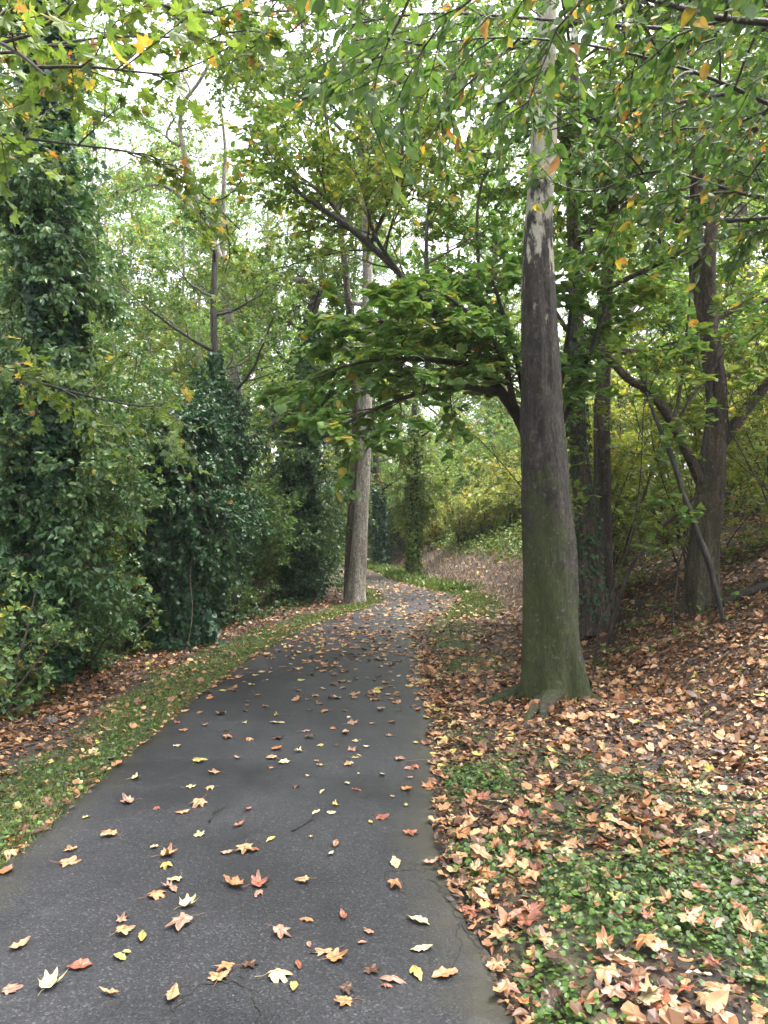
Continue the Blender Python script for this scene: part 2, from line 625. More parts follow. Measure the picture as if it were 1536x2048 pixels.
def groundmat():
    m, nt = newmat("woodland soil")
    L = nt.links.new
    tc = nt.nodes.new("ShaderNodeTexCoord")
    n1 = nt.nodes.new("ShaderNodeTexNoise")
    n1.inputs['Scale'].default_value = 9
    n1.inputs['Detail'].default_value = 10
    n1.inputs['Roughness'].default_value = .7
    L(tc.outputs['Object'], n1.inputs['Vector'])
    n2 = nt.nodes.new("ShaderNodeTexVoronoi")
    n2.inputs['Scale'].default_value = 16
    L(tc.outputs['Object'], n2.inputs['Vector'])
    soil = ramp(nt, [(.3, (.008, .006, .004)), (.5, (.020, .015, .010)), (.62, (.038, .027, .018)), (.78, (.09, .055, .035))])
    L(n1.outputs[0], soil.inputs[0])
    lit = nt.nodes.new("ShaderNodeMix")
    lit.data_type = 'RGBA'
    lrp = ramp(nt, [(0, (.010, .008, .006)), (.5, (.035, .022, .015)), (.85, (.10, .06, .035)), (1, (.2, .12, .07))])
    sp = nt.nodes.new("ShaderNodeSeparateColor")
    L(n2.outputs['Color'], sp.inputs[0])
    L(sp.outputs[0], lrp.inputs[0])
    lit.inputs['Factor'].default_value = .45
    L(soil.outputs[0], lit.inputs['A'])
    L(lrp.outputs[0], lit.inputs['B'])
    a = nt.nodes.new("ShaderNodeAttribute")
    a.attribute_name = "tint"
    gr = ramp(nt, [(.3, (.022, .028, .012)), (.55, (.04, .065, .018)), (.75, (.08, .10, .03))])
    L(n1.outputs[0], gr.inputs[0])
    mx = nt.nodes.new("ShaderNodeMix")
    mx.data_type = 'RGBA'
    L(a.outputs['Fac'], mx.inputs['Factor'])
    L(lit.outputs['Result'], mx.inputs['A'])
    L(gr.outputs[0], mx.inputs['B'])
    b = nt.nodes.new("ShaderNodeBsdfPrincipled")
    b.inputs['Roughness'].default_value = .85
    L(mx.outputs['Result'], b.inputs['Base Color'])
    bp = nt.nodes.new("ShaderNodeBump")
    bp.inputs['Strength'].default_value = .8
    bp.inputs['Distance'].default_value = .03
    L(n1.outputs[0], bp.inputs['Height'])
    L(bp.outputs[0], b.inputs['Normal'])
    o = nt.nodes.new("ShaderNodeOutputMaterial")
    L(b.outputs[0], o.inputs[0])
    return m


def asphaltmat():
    m, nt = newmat("worn asphalt")
    L = nt.links.new
    tc = nt.nodes.new("ShaderNodeTexCoord")

    def noise(sc, det=4, rough=.6):
        n = nt.nodes.new("ShaderNodeTexNoise")
        n.inputs['Scale'].default_value = sc
        n.inputs['Detail'].default_value = det
        n.inputs['Roughness'].default_value = rough
        L(tc.outputs['Object'], n.inputs['Vector'])
        return n.outputs[0]
    big = noise(.9, 5)
    fine = noise(170, 3, .8)
    v = nt.nodes.new("ShaderNodeTexVoronoi")
    v.inputs['Scale'].default_value = 130
    L(tc.outputs['Object'], v.inputs['Vector'])
    sp = nt.nodes.new("ShaderNodeSeparateColor")
    L(v.outputs['Color'], sp.inputs[0])
    stone = ramp(nt, [(0, (.024, .024, .026)), (.5, (.042, .042, .045)), (.85, (.058, .058, .062)), (.95, (.09, .09, .092)), (1, (.14, .138, .135))])
    L(sp.outputs[0], stone.inputs[0])
    br = ramp(nt, [(.34, (.27, .27, .30)), (.66, (.58, .58, .61))])
    L(big, br.inputs[0])
    mul = nt.nodes.new("ShaderNodeMix")
    mul.data_type = 'RGBA'
    mul.blend_type = 'MULTIPLY'
    mul.inputs['Factor'].default_value = 1
    L(stone.outputs[0], mul.inputs['A'])
    L(br.outputs[0], mul.inputs['B'])
    # organic grime along the edges (tint attribute: 1 at the edge)
    a = nt.nodes.new("ShaderNodeAttribute")
    a.attribute_name = "tint"
    gn_ = noise(5, 6, .7)
    ad = nt.nodes.new("ShaderNodeMath")
    ad.operation = 'MULTIPLY_ADD'
    L(gn_, ad.inputs[0])
    ad.inputs[1].default_value = 1.2
    L(a.outputs['Fac'], ad.inputs[2])
    rg = nt.nodes.new("ShaderNodeMapRange")
    rg.inputs[1].default_value = .95
    rg.inputs[2].default_value = 1.5
    rg.inputs[3].default_value = 0
    rg.inputs[4].default_value = .85
    L(ad.outputs[0], rg.inputs[0])
    mx = nt.nodes.new("ShaderNodeMix")
    mx.data_type = 'RGBA'
    L(rg.outputs[0], mx.inputs['Factor'])
    L(mul.outputs['Result'], mx.inputs['A'])
    mx.inputs['B'].default_value = (.035, .032, .02, 1)
    # pale imprints where leaves have lain
    pn = nt.nodes.new("ShaderNodeTexVoronoi")
    pn.inputs['Scale'].default_value = 2.3
    L(tc.outputs['Object'], pn.inputs['Vector'])
    pr = nt.nodes.new("ShaderNodeMapRange")
    pr.inputs[1].default_value = .13
    pr.inputs[2].default_value = .09
    pr.inputs[3].default_value = 0
    pr.inputs[4].default_value = .08
    L(pn.outputs['Distance'], pr.inputs[0])
    mx2 = nt.nodes.new("ShaderNodeMix")
    mx2.data_type = 'RGBA'
    L(pr.outputs[0], mx2.inputs['Factor'])
    L(mx.outputs['Result'], mx2.inputs['A'])
    mx2.inputs['B'].default_value = (.13, .13, .12, 1)
    b = nt.nodes.new("ShaderNodeBsdfPrincipled")
    rr = nt.nodes.new("ShaderNodeMapRange")
    rr.inputs[1].default_value = .3
    rr.inputs[2].default_value = .7
    rr.inputs[3].default_value = .42
    rr.inputs[4].default_value = .66
    b.inputs['Specular IOR Level'].default_value = .45
    L(big, rr.inputs[0])
    L(rr.outputs[0], b.inputs['Roughness'])
    L(mx2.outputs['Result'], b.inputs['Base Color'])
    bp = nt.nodes.new("ShaderNodeBump")
    bp.inputs['Strength'].default_value = .22
    bp.inputs['Distance'].default_value = .006
    mh = nt.nodes.new("ShaderNodeMath")
    mh.operation = 'ADD'
    L(fine, mh.inputs[0])
    L(v.outputs['Distance'], mh.inputs[1])
    L(mh.outputs[0], bp.inputs['Height'])
    L(bp.outputs[0], b.inputs['Normal'])
    o = nt.nodes.new("ShaderNodeOutputMaterial")
    L(b.outputs[0], o.inputs[0])
    return m


M['ground'] = groundmat()
M['asphalt'] = asphaltmat()


# ------------------------------------------------------------------ ground and path
def grassy(x, y):
    """0..1: how much low green grows here instead of bare litter"""
    dl = XL(y) - x
    dr = x - XR(y)
    left = sst(-.09, -.01, dl) * (1 - sst(.68, 1.0, dl + .25 + .6 * (vnoise(x, y, .7, 8) - .5)))
    left = left * np.where(y < 30, .85, .5)
    near = sst(-.02, .08, dr) * (1 - sst(4.2, 6.4, y + 1.2 * (x - 1))) * sst(.30, .62, vnoise(x, y, .55, 9) + .08) * .95
    strip = sst(.1, .3, dr) * (1 - sst(.7, 1.3, dr)) * sst(7.5, 8.5, y) * sst(.3, .6, vnoise(x, y, .8, 10)) * .8
    bend = sst(0, .2, dr) * (1 - sst(.6, 1.3, dr)) * sst(13.5, 15.5, y)
    bank = sst(17, 20, y) * sst(2.0, 3.0, x - np.interp(y, FY, FX) + .8) * sst(.9, 1.6, x - np.interp(y, FY, FX))
    far = sst(29, 34, y) * .8
    return np.clip(np.maximum.reduce([left, near, strip, bend, bank, far]), 0, 1)


def grid_axis(lo, hi, mid, n, k):
    t = np.linspace(-1, 1, n)
    s = np.sinh(t * k) / np.sinh(k)
    return np.where(s < 0, mid + s * (mid - lo), mid + s * (hi - mid))


gx = grid_axis(-130, 130, 1, 420, 4.2)
gy = grid_axis(-30, 220, 6, 420, 3.6)
GX, GY = np.meshgrid(gx, gy)
GZ = gz(GX, GY)
inside = (GX > XL(GY) + .03) & (GX < XR(GY) - .03)
GZ = GZ - .05 * inside
nx, ny = len(gx), len(gy)
idx = (np.arange(ny - 1)[:, None] * nx + np.arange(nx - 1)[None, :])
Q = np.stack([idx, idx + 1, idx + nx + 1, idx + nx], -1).reshape(-1, 4)
g = Acc().add(np.stack([GX, GY, GZ], -1), Q, grassy(GX, GY).ravel() * .9).build("ground", M['ground'], smooth=True)
tagk(g, 'structure')

# the path: a slab 3 cm thick with crumbling edges
ys = np.concatenate([np.arange(-11, 1.5, .25), np.arange(1.5, 9, .03), np.arange(9, 30, .1), np.arange(30, 88, 1)])
el = XL(ys) + .05 * (vnoise(ys, 0 * ys, .35, 20) - .5) + .03 * (vnoise(ys, 0 * ys, .09, 21) - .5)
er = XR(ys) + .07 * (vnoise(ys, 0 * ys, .3, 22) - .5) + .05 * (vnoise(ys, 0 * ys, .08, 23) - .5)
u = np.array([0, .015, .06, .15, .3, .5, .7, .85, .94, .985, 1])
X = el[:, None] + (er - el)[:, None] * u[None, :]
Y = np.repeat(ys[:, None], len(u), 1)
Z = .016 + .012 * (1 - (2 * u[None, :] - 1) ** 2) + 0 * X
Z[:, 0] = Z[:, -1] = -.05
wd = (er - el)[:, None]
ed = np.minimum(u[None, :] * wd, (1 - u[None, :]) * wd)
tint = np.clip(1 - ed / .45, 0, 1) * np.where(u[None, :] > .5, 1.0, .75)
nU = len(u)
idx = (np.arange(len(ys) - 1)[:, None] * nU + np.arange(nU - 1)[None, :])
Q = np.stack([idx, idx + 1, idx + nU + 1, idx + nU], -1).reshape(-1, 4)
path = Acc().add(np.stack([X, Y, Z], -1), Q, tint.ravel()).build("path", M['asphalt'], smooth=True)
tagk(path, 'structure')


def path_z(x, y):
    uu = np.clip((x - XL(y)) / (XR(y) - XL(y)), 0, 1)
    return .016 + .012 * (1 - (2 * uu - 1) ** 2)


# cracks in the asphalt at the right edge: thin jagged dark ribbons, soil filled
def crack(pts, wdt):
    p = resample(np.array([[*at(a, b, CAM_H * F / (b - HZ))[:2], 0] for a, b in pts]), 46, 1)
    p[:, 0] += .022 * (vnoise(np.arange(46), 0 * p[:, 0] + pts[0][0], 2.2, 31) - .5) * 2
    p[:, 1] += .022 * (vnoise(np.arange(46), 0 * p[:, 0] + pts[0][1], 2.2, 32) - .5) * 2
    t = nrm(np.gradient(p, axis=0))
    s = np.stack([-t[:, 1], t[:, 0], 0 * t[:, 0]], 1)
    ww = .5 * wdt * (.35 + .65 * vnoise(np.arange(46), 0 * p[:, 0] + pts[0][0], 3, 33))
    ww[0] = ww[-1] = .0005
    z = path_z(p[:, 0], p[:, 1]) + .0035
    a = p + s * ww[:, None]
    b = p - s * ww[:, None]
    a[:, 2] = b[:, 2] = z
    return a, b


mc, ntc = newmat("crack soil")
bc = ntc.nodes.new("ShaderNodeBsdfPrincipled")
bc.inputs['Base Color'].default_value = (.018, .016, .012, 1)
bc.inputs['Roughness'].default_value = .9
oc = ntc.nodes.new("ShaderNodeOutputMaterial")
ntc.links.new(bc.outputs[0], oc.inputs[0])
ac = Acc()
for pts, wdt in [([(760, 1762), (800, 1748), (850, 1752), (888, 1738), (905, 1735)], .006),
                 ([(858, 1768), (885, 1790), (910, 1830), (935, 1868), (960, 1885)], .008),
                 ([(880, 1640), (872, 1680), (884, 1720), (892, 1745)], .006),
                 ([(905, 1800), (925, 1850), (915, 1900), (908, 1950)], .004),
                 ([(935, 1868), (960, 1910), (985, 1960)], .005),
                 ([(345, 2048), (375, 1998), (420, 1978), (480, 1975), (515, 2000), (520, 2048)], .008),
                 ([(480, 1975), (500, 1940), (495, 1925)], .004)]:
    a, b = crack(pts, wdt)
    n = len(a)
    V = np.concatenate([a, b])
    i = np.arange(n - 1)
    ac.add(V, np.stack([i, n + i, n + i + 1, i + 1], -1))
tagk(ac.build("path_cracks", mc), 'structure')


# ------------------------------------------------------------------ trees
def trunk_surface(acc, pts, sides=24, rings=60, flare=0, lobes=5, rough=.04, seed=0, fl_h=.35, fine=0):
    """pts: (x,y,z,r) rows"""
    p = resample(np.array(pts, float), rings)
    P, rr = p[:, :3], p[:, 3]
    T = nrm(np.gradient(P, axis=0))
    ref = np.array([0, 1.0, 0]) if abs(T[:, 1]).mean() < .8 else np.array([1.0, 0, 0])
    U = nrm(np.cross(T, ref))
    W = np.cross(T, U)
    a = np.arange(sides) / sides * 2 * np.pi
    s = np.concatenate([[0], np.cumsum(np.linalg.norm(np.diff(P, axis=0), axis=1))])
    A, S = np.meshgrid(a, s)
    q = np.random.default_rng(seed)
    ph = q.random(6) * 6.28
    fl = np.exp(-S / fl_h) * flare
    f = 1 + fl * (.55 + .45 * np.cos(A * lobes + ph[0] + .6 * np.sin(A * 2 + ph[1])))
    f += rough * (np.sin(A * 3 + ph[2] + S * 1.1) * .5 + np.sin(A * 5 + ph[3] - S * .7) * .3)
    nz = np.array([[mnoise.noise(Vector((math.cos(x) * 2.2 + seed, math.sin(x) * 2.2, y * 1.6))) for x in a] for y in s])
    f += rough * nz * 1.6
    if fine:
        fz = np.array([[mnoise.noise(Vector((math.cos(x) * 9 + seed, math.sin(x) * 9, y * 9))) + .6 * mnoise.noise(Vector((math.cos(x) * 24, math.sin(x) * 24 + seed, y * 20))) for x in a] for y in s])
        f += fine * fz
    r = rr[:, None] * f
    V = P[:, None] + r[..., None] * (np.cos(a)[None, :, None] * U[:, None] + np.sin(a)[None, :, None] * W[:, None])
    k = rings
    base = np.arange(k - 1)[:, None] * sides
    j = np.arange(sides)[None]
    j2 = (j + 1) % sides
    Qd = np.stack([base + j, base + j2, base + sides + j2, base + sides + j], -1).reshape(-1, 4)
    acc.add(V, Qd)
    return P, rr


def limb_arr(pts, k=14):
    return resample(np.array(pts, float), k, 2)


def join_wood(root, tb, mat):
    """add the twigs to the trunk (or stems) mesh of the same plant, with their own bark"""
    host = [c for c in root.children if c.name.split('.')[0] in ('trunk', 'stems', 'stem')][0]
    tmp = tb.build("twigs", mat, root, smooth=True)
    bm = bmesh.new()
    bm.from_mesh(host.data)
    nf = len(bm.faces)
    bm.from_mesh(tmp.data)
    if mat.name not in [m.name for m in host.data.materials]:
        host.data.materials.append(mat)
    k = [m.name for m in host.data.materials].index(mat.name)
    bm.faces.ensure_lookup_table()
    for f_ in bm.faces[nf:]:
        f_.material_index = k
    bm.to_mesh(host.data)
    bm.free()
    md = tmp.data
    bpy.data.objects.remove(tmp)
    bpy.data.meshes.remove(md)


def leafy(root, limbs, mat, leaf='oval', size=.08, nb=10, Lb=1.2, nt_=8, Lt=.45, nl=10, flat=.4, grav=-.02, up=.7,
          mu=.3, sd=.1, yel=.02, org=.0, t0=.2, ang=.9, droop=.15, wander=.16, twigmat=None, curl=.3, seed=5, rb=.012, crown='crown', keep=None, clump=1.2):
    """limbs (n,k,3): grow branches, twigs and leaves on them; builds 'branches' and the crown mesh"""
    nl = int(round(nl * 1.45))
    nb = int(round(nb * 1.2))
    tb = Acc()
    P0, D0, t = kids(limbs, nb, t0, 1, ang, flat * .6)
    Lbv = Lb * R.uniform(.55, 1.15, len(P0)) * (1.15 - .55 * t)
    B = grow(P0, D0, Lbv, 6, wander, grav)
    tb.add(*tube_batch(B, np.linspace(rb, rb * .35, 6)[None] * (Lbv / Lb)[:, None], 4))
    B2 = np.concatenate([B, B[:, ::1]], 0)[:len(B)]
    P1, D1, t1 = kids(B2, nt_, .15, 1, .8, flat)
    Ltv = Lt * R.uniform(.5, 1.2, len(P1)) * (1.1 - .4 * t1)
    Tw = grow(P1, D1, Ltv, 4, wander * 1.1, grav * 1.5)
    if keep is not None:
        Tw = Tw[keep(Tw[:, 1])]
    tb.add(*tube_batch(Tw, np.broadcast_to(np.linspace(rb * .3, rb * .12, 4), Tw.shape[:2]), 3))
    P2, D2, t2 = kids(Tw, nl, .05, 1.02, .9, flat)
    n = len(P2)
    D2 = nrm(D2 + np.array([0, 0, -droop]) + R.normal(0, .2, (n, 3)))
    N = nrm(R.normal(0, 1 - up, (n, 3)) + np.array([0, 0, up]))
    S = size * R.uniform(.6, 1.25, n)
    la = Acc()
    put_leaves(la, P2, D2, N, S, leaf, tints(P2, mu, sd, yel, org, clump, seed), curl)
    join_wood(root, tb, twigmat or M['twig'])
    return la.build(crown, mat, root)


def auto_limbs(P, rr, n, z0, z1, L, elev=.35, seedk=10, side=None, wander=.12):
    """n limbs from trunk points P between heights z0 and z1; returns (n,10,3) and start radii"""
    q = np.linspace(z0, z1, n) + R.uniform(-.2, .2, n)
    Pi = np.stack([np.interp(q, P[:, 2], P[:, i]) for i in range(3)], 1)
    ri = np.interp(q, P[:, 2], rr)
    az = np.arange(n) * 2.4 + R.uniform(0, 1, n)
    if side is not None:
        az = side + R.normal(0, .8, n)
    D = np.stack([np.cos(az), np.sin(az), np.full(n, elev) + R.normal(0, .12, n)], 1)
    Lv = L * R.uniform(.75, 1.2, n) * np.interp(q, [z0, (z0 + z1) / 2, z1], [1, 1, .55])
    return grow(Pi, D, Lv, 10, wander, .03), np.minimum(ri * .55, .016 + .014 * Lv)


def add_limbs(acc, limbs, r0, sides=7):
    k = limbs.shape[1]
    prof = np.linspace(1, .22, k)
    acc.add(*tube_batch(limbs, r0[:, None] * prof[None], sides))


def ivy_on(root, P, rr, z0, z1, n, thick, mat, size=.07, seed=3, mu=.2, name='ivy', spread=1.0, yel=0.0, droopy=.8, hang=0):
    """leaves over a trunk in clumps, standing off it by up to 'thick' metres (z0..z1)"""
    z = R.uniform(z0, z1, n)
    C = np.stack([np.interp(z, P[:, 2], P[:, i]) for i in range(3)], 1)
    r = np.interp(z, P[:, 2], rr)
    a = R.uniform(0, 2 * np.pi, n)
    cl = vnoise(a * 1.3, z, .55, seed)
    cl2 = vnoise(a * 2.6, z * 1.7, .5, seed + 1)
    th = thick(z) if callable(thick) else np.full(n, thick)
    off = th * (.15 + 1.25 * cl * R.random(n) ** .5 + .35 * cl2)
    out = np.stack([np.cos(a), np.sin(a), 0 * a], 1)
    Pp = C + out * (r + off)[:, None] + np.stack([0 * a, 0 * a, -off * R.random(n) * .6], 1)
    D = nrm(np.stack([out[:, 0] * .5, out[:, 1] * .5, -droopy + 0 * a], 1) + R.normal(0, .4, (n, 3)))
    N = nrm(out + np.array([0, 0, .6]) + R.normal(0, .4, (n, 3)))
    la = Acc()
    put_leaves(la, Pp, D, N, size * R.uniform(.6, 1.3, n), 'heart', tints(Pp, mu, .1, yel, 0, .8, seed), .3)
    if hang:
        hz = R.uniform(z0 + .4 * (z1 - z0), z1, hang)
        hc = np.stack([np.interp(hz, P[:, 2], P[:, i]) for i in range(3)], 1)
        ha = R.uniform(0, 6.28, hang)
        hr = (np.interp(hz, P[:, 2], rr) + R.uniform(.1, 1, hang) * spread * .5)
        hc[:, 0] += np.cos(ha) * hr
        hc[:, 1] += np.sin(ha) * hr
        H = grow(hc, np.tile([0, 0, -1.0], (hang, 1)) + R.normal(0, .15, (hang, 3)), R.uniform(.6, 2.2, hang), 10, .12, -.05)
        V, Qd = tube_batch(H, np.full(H.shape[:2], .004), 3)
        vn = Acc().add(V, Qd)
        vn.build("hanging_stems", M['twig'], root, smooth=True)
        p, d, t = kids(H, 16, 0, 1, 1.1, .2)
        put_leaves(la, p, nrm(d + np.array([0, 0, -.5])), nrm(R.normal(0, .5, p.shape) + np.array([0, -.3, .6])), size * R.uniform(.6, 1.2, len(p)), 'heart', tints(p, mu + .05, .1, yel, 0, .8, seed), .3)
    return la.build(name, mat, root)


def px_trunk(rows, d):
    """rows (x, y, width_px[, d]) of the photo at distance d -> (x,y,z,r)"""
    out = []
    for r in rows:
        dd = r[3] if len(r) > 3 else d
        p = at(r[0], r[1], dd)
        out.append([*p, r[2] / F * dd / 2])
    return out


def base_of(pts):
    return (pts[0][0], pts[0][1], float(gz(pts[0][0], pts[0][1])))


# ---- 1 the big sycamore beside the path
rows = px_trunk([(1106, 1440, 128), (1105, 1400, 124), (1103, 1300, 112), (1100, 1200, 106), (1094, 1000, 93), (1083, 800, 79), (1076, 600, 68), (1075, 450, 55), (1086, 300, 50), (1090, 200, 45), (1092, 100, 40), (1094, 0, 37)], 7.0)
top = rows[-1]
rows += [[top[0] + .1, 7.1, 9, .075], [top[0] - .1, 7.0, 12, .06], [top[0] + .1, 7.2, 15.5, .03]]
root = thing("sycamore_tree", "thick mossy trunk beside the right edge of the path, peeling to cream bark higher up", "tree", base_of(rows))
ta = Acc()
P, rr = trunk_surface(ta, rows, sides=150, rings=620, flare=.34, lobes=5, rough=.085, seed=4, fl_h=.24, fine=.035)
# surface roots
for pts in [[(1090, 1388, .13), (1086, 1412, .085), (1076, 1432, .055), (1058, 1452, .04), (1046, 1470, .01)],
            [(1075, 1390, .14), (1045, 1404, .10), (1010, 1412, .07), (980, 1414, .045), (960, 1420, .012)],
            [(1130, 1392, .12), (1160, 1404, .09), (1185, 1414, .05), (1205, 1420, .01)],
            [(1100, 1390, .10), (1096, 1428, .09), (1090, 1448, .05), (1084, 1460, .02)]]:
    q = []
    for i, (a, b, r_) in enumerate(pts):
        d = CAM_H * F / (b - HZ)
        pp = at(a, b, d)
        pp[2] = float(gz(pp[0], pp[1])) + r_ * (.25 if i else .9)
        if i == 0:
            pp = np.array([pp[0], 7.0 - .12, .22])
        q.append([*pp, r_])
    trunk_surface(ta, q, sides=12, rings=22, rough=.12, seed=len(q) + pts[0][0])
limbs, r0 = auto_limbs(P, rr, 12, 7.6, 14.8, 3.4, .4)
add_limbs(ta, limbs, r0)
trunk = ta.build("trunk", M['bark_main'], root, smooth=True)
leafy(root, limbs, M['mid'], 'lobed', .15, nb=8, Lb=1.5, nt_=6, Lt=.5, nl=7, mu=.35, yel=.05, flat=.4)

# ---- 2 the twin-trunked tree at the bend
rows = px_trunk([(711, 1212, 44), (712, 1190, 36), (718, 1100, 32), (724, 1000, 27), (731, 900, 24), (733, 800, 23), (734, 650, 20), (735, 500, 19), (728, 300, 16), (717, 120, 14), (715, 0, 12)], 15.8)
rows += [[rows[-1][0] - .2, 15.9, 15, .05], [rows[-1][0] + .1, 15.7, 18.5, .02]]
root = thing("twin_trunk_tree", "smooth grey tree with two trunks joined at the base where the path bends", "tree", base_of(rows))
ta = Acc()
P, rr = trunk_surface(ta, rows, sides=48, rings=200, flare=.35, rough=.05, seed=9, fine=.02)
rows2 = px_trunk([(702, 1208, 26), (699, 1180, 22), (700, 1100, 20), (706, 1000, 18), (712, 900, 16), (712, 800, 15), (700, 650, 13), (690, 520, 12), (670, 400, 10), (655, 260, 8), (640, 120, 6)], 16.0)
tb2 = Acc()
P2, rr2 = trunk_surface(tb2, rows2, sides=24, rings=60, flare=.3, rough=.04, seed=12)
limbs, r0 = auto_limbs(P, rr, 13, 5.5, 17.5, 3.6, .45)
limbs2, r02 = auto_limbs(P2, rr2, 6, 5.5, 11.3, 2.8, .4)
limbs, r0 = np.concatenate([limbs, limbs2]), np.concatenate([r0, r02])
add_limbs(ta, limbs, r0)
ta.build("trunk", M['bark_pale'], root, smooth=True)
tb2.build("trunk", M['bark_brown'], root, smooth=True)  # second trunk stands in shade; the darker bark colour paints that in
leafy(root, limbs, M['mid'], 'diamond', .12, nb=13, Lb=1.8, nt_=9, Lt=.6, nl=11, mu=.38, yel=.05, flat=.3)

# ---- 3 slim leaning tree with a forked, half-bare top against the sky
rows = px_trunk([(492, 1215, 30), (488, 1060, 24), (482, 900, 22), (466, 690, 21), (452, 600, 19), (440, 520, 18), (420, 470, 17)], 17.5)
forks = [px_trunk([(420, 470, 17), (400, 425, 12), (385, 360, 11), (366, 300, 10), (358, 245, 9), (368, 200, 8), (395, 170, 7), (420, 125, 6), (445, 60, 4)], 17.5),
         px_trunk([(405, 440, 10), (375, 405, 10), (335, 372, 8), (300, 368, 6), (262, 385, 4)], 17.4),
         px_trunk([(444, 540, 13), (446, 450, 11), (448, 350, 9), (452, 300, 7), (440, 200, 5)], 18.2),
         px_trunk([(360, 292, 7), (335, 280, 5), (332, 262, 5), (350, 235, 3)], 17.5),
         px_trunk([(384, 190, 5), (368, 150, 4), (350, 130, 2)], 17.6)]
root = thing("leaning_tree", "slim brown-grey tree forking into bare curved limbs against the white sky", "tree", base_of(rows))
ta = Acc()
P, rr = trunk_surface(ta, rows, sides=24, rings=60, flare=.3, rough=.04, seed=19)
lb = []
for f_ in forks:
    trunk_surface(ta, f_, sides=10, rings=26, rough=.06, seed=int(f_[0][0] * 10) % 97)
    lb.append(limb_arr(f_, 12)[:, :3])
ta.build("trunk", M['bark_pale'], root, smooth=True)
leafy(root, np.array(lb), M['yellowgreen'], 'diamond', .10, nb=7, Lb=1.4, nt_=6, Lt=.6, nl=8, mu=.3, yel=.08, flat=.3, t0=.35)


# ---- ivy-clad trees of the left thicket
def ivy_tree(label, rows, z0, z1, n, thick, hang, sides=20, limbs=None, seed=3, size=.074, mat='dark', crownargs=None, mu=.22, shoots=None, shootmat='privet'):
    root = thing("ivy_covered_tree", label, "tree", base_of(rows))
    ta = Acc()
    P, rr = trunk_surface(ta, rows, sides=sides, rings=50, flare=.3, rough=.07, seed=seed)
    if limbs is not None:
        add_limbs(ta, limbs, np.full(len(limbs), rr[-1] * .9 + .02))
    elif crownargs:
        limbs, r0 = auto_limbs(P, rr, crownargs.pop('n', 8), crownargs.pop('z0'), crownargs.pop('z1'), crownargs.pop('L', 2.2), .35)
        add_limbs(ta, limbs, r0)
    ta.build("trunk", M['bark_dark'], root, smooth=True)
    ivy_on(root, P, rr, z0, z1, n, thick, M[mat], size=size, seed=seed, hang=hang, mu=mu)
    if shoots:
        ns, sz0, sz1, sl = shoots
        q = R.uniform(sz0, sz1, ns)
        Pi = np.stack([np.interp(q, P[:, 2], P[:, i]) for i in range(3)], 1)
        az = R.uniform(0, 6.28, ns)
        Ls = sl * R.uniform(.5, 1.2, ns) * np.interp(q, [sz0, sz0 + .35 * (sz1 - sz0), sz1], [.6, 1, .35])
        Sh = grow(Pi, np.stack([np.cos(az), np.sin(az), .35 + 0 * az], 1), Ls, 10, .14, -.09)
        leafy(root, Sh, M[shootmat], 'oval', size * .95, nb=5, Lb=.45, nt_=5, Lt=.3, nl=6, flat=.2, up=.6, grav=-.10, droop=.5, mu=mu + .06, yel=.01, t0=.1, rb=.006, crown='leafy_shoots', seed=seed)
    if crownargs is not None and limbs is not None:
        leafy(root, limbs, **crownargs)
    return root


rows = px_trunk([(92, 1400, 56), (88, 1200, 50), (92, 900, 46), (98, 600, 44), (96, 300, 42), (82, 0, 38), (70, -300, 34)], 7.8)
rows += [[rows[-1][0], 7.8, 13, .06]]
ivy_tree("tall trunk smothered in dark ivy, leftmost and tallest ivy column in the thicket", rows, -.1, 12.5, 34000,
         lambda z: np.interp(z, [0, 1, 2.5, 4.2, 5.4, 7, 12], [.14, .14, .18, .2, .13, .15, .16]), 40, seed=41, shoots=(105, .6, 5.4, 1.25),
         crownargs=dict(n=8, z0=8.2, z1=12.6, L=2.6, mat=M['mid'], leaf='diamond', size=.09, nb=8, Lb=1.1, nt_=6, Lt=.5, nl=8, yel=.08))
rows = px_trunk([(368, 1298, 96), (360, 1200, 76), (352, 1050, 58), (358, 950, 52), (368, 880, 48), (372, 835, 30)], 10.5)
ivy_tree("short broken trunk capped with a dome of ivy beside a pale hanging vine", rows, -.1, 3.35, 15000,
         lambda z: np.interp(z, [0, .6, 1.6, 2.4, 3.2, 3.5], [.24, .14, .15, .2, .3, .12]), 70, seed=52, shoots=(70, 1.0, 3.3, 1.0), shootmat='dark')
rows = px_trunk([(432, 1250, 26), (436, 1100, 20), (440, 1000, 18), (446, 900, 16), (440, 800, 15), (425, 650, 13), (430, 500, 10)], 12.6)
ivy_tree("thin dark ivied trunk standing just beyond the broken ivy stump", rows, 0, 4.6, 3600, .05, 24, seed=63, shoots=(36, 1, 4, .8), shootmat='dark',
         crownargs=dict(n=8, z0=2.8, z1=6.2, L=1.8, mat=M['mid'], leaf='oval', size=.075, nb=8, Lb=.9, nt_=6, Lt=.4, nl=8, mu=.35))
rows = px_trunk([(606, 1205, 60), (602, 1100, 44), (598, 950, 36), (600, 800, 32), (614, 690, 28), (622, 620, 24), (645, 575, 16), (690, 540, 8)], 16.8)
ivy_tree("bushy ivied tree with bent dark upper limbs left of the twin trunks", rows, 0, 6.2, 15000,
         lambda z: np.interp(z, [0, 1, 3, 5, 6], [.2, .2, .22, .16, .08]), 50, seed=74, size=.08, shoots=(110, .3, 4.6, 1.7),
         crownargs=dict(n=9, z0=3.5, z1=6.8, L=2.0, mat=M['mid'], leaf='diamond', size=.09, nb=9, Lb=1.0, nt_=7, Lt=.45, nl=8, mu=.3))

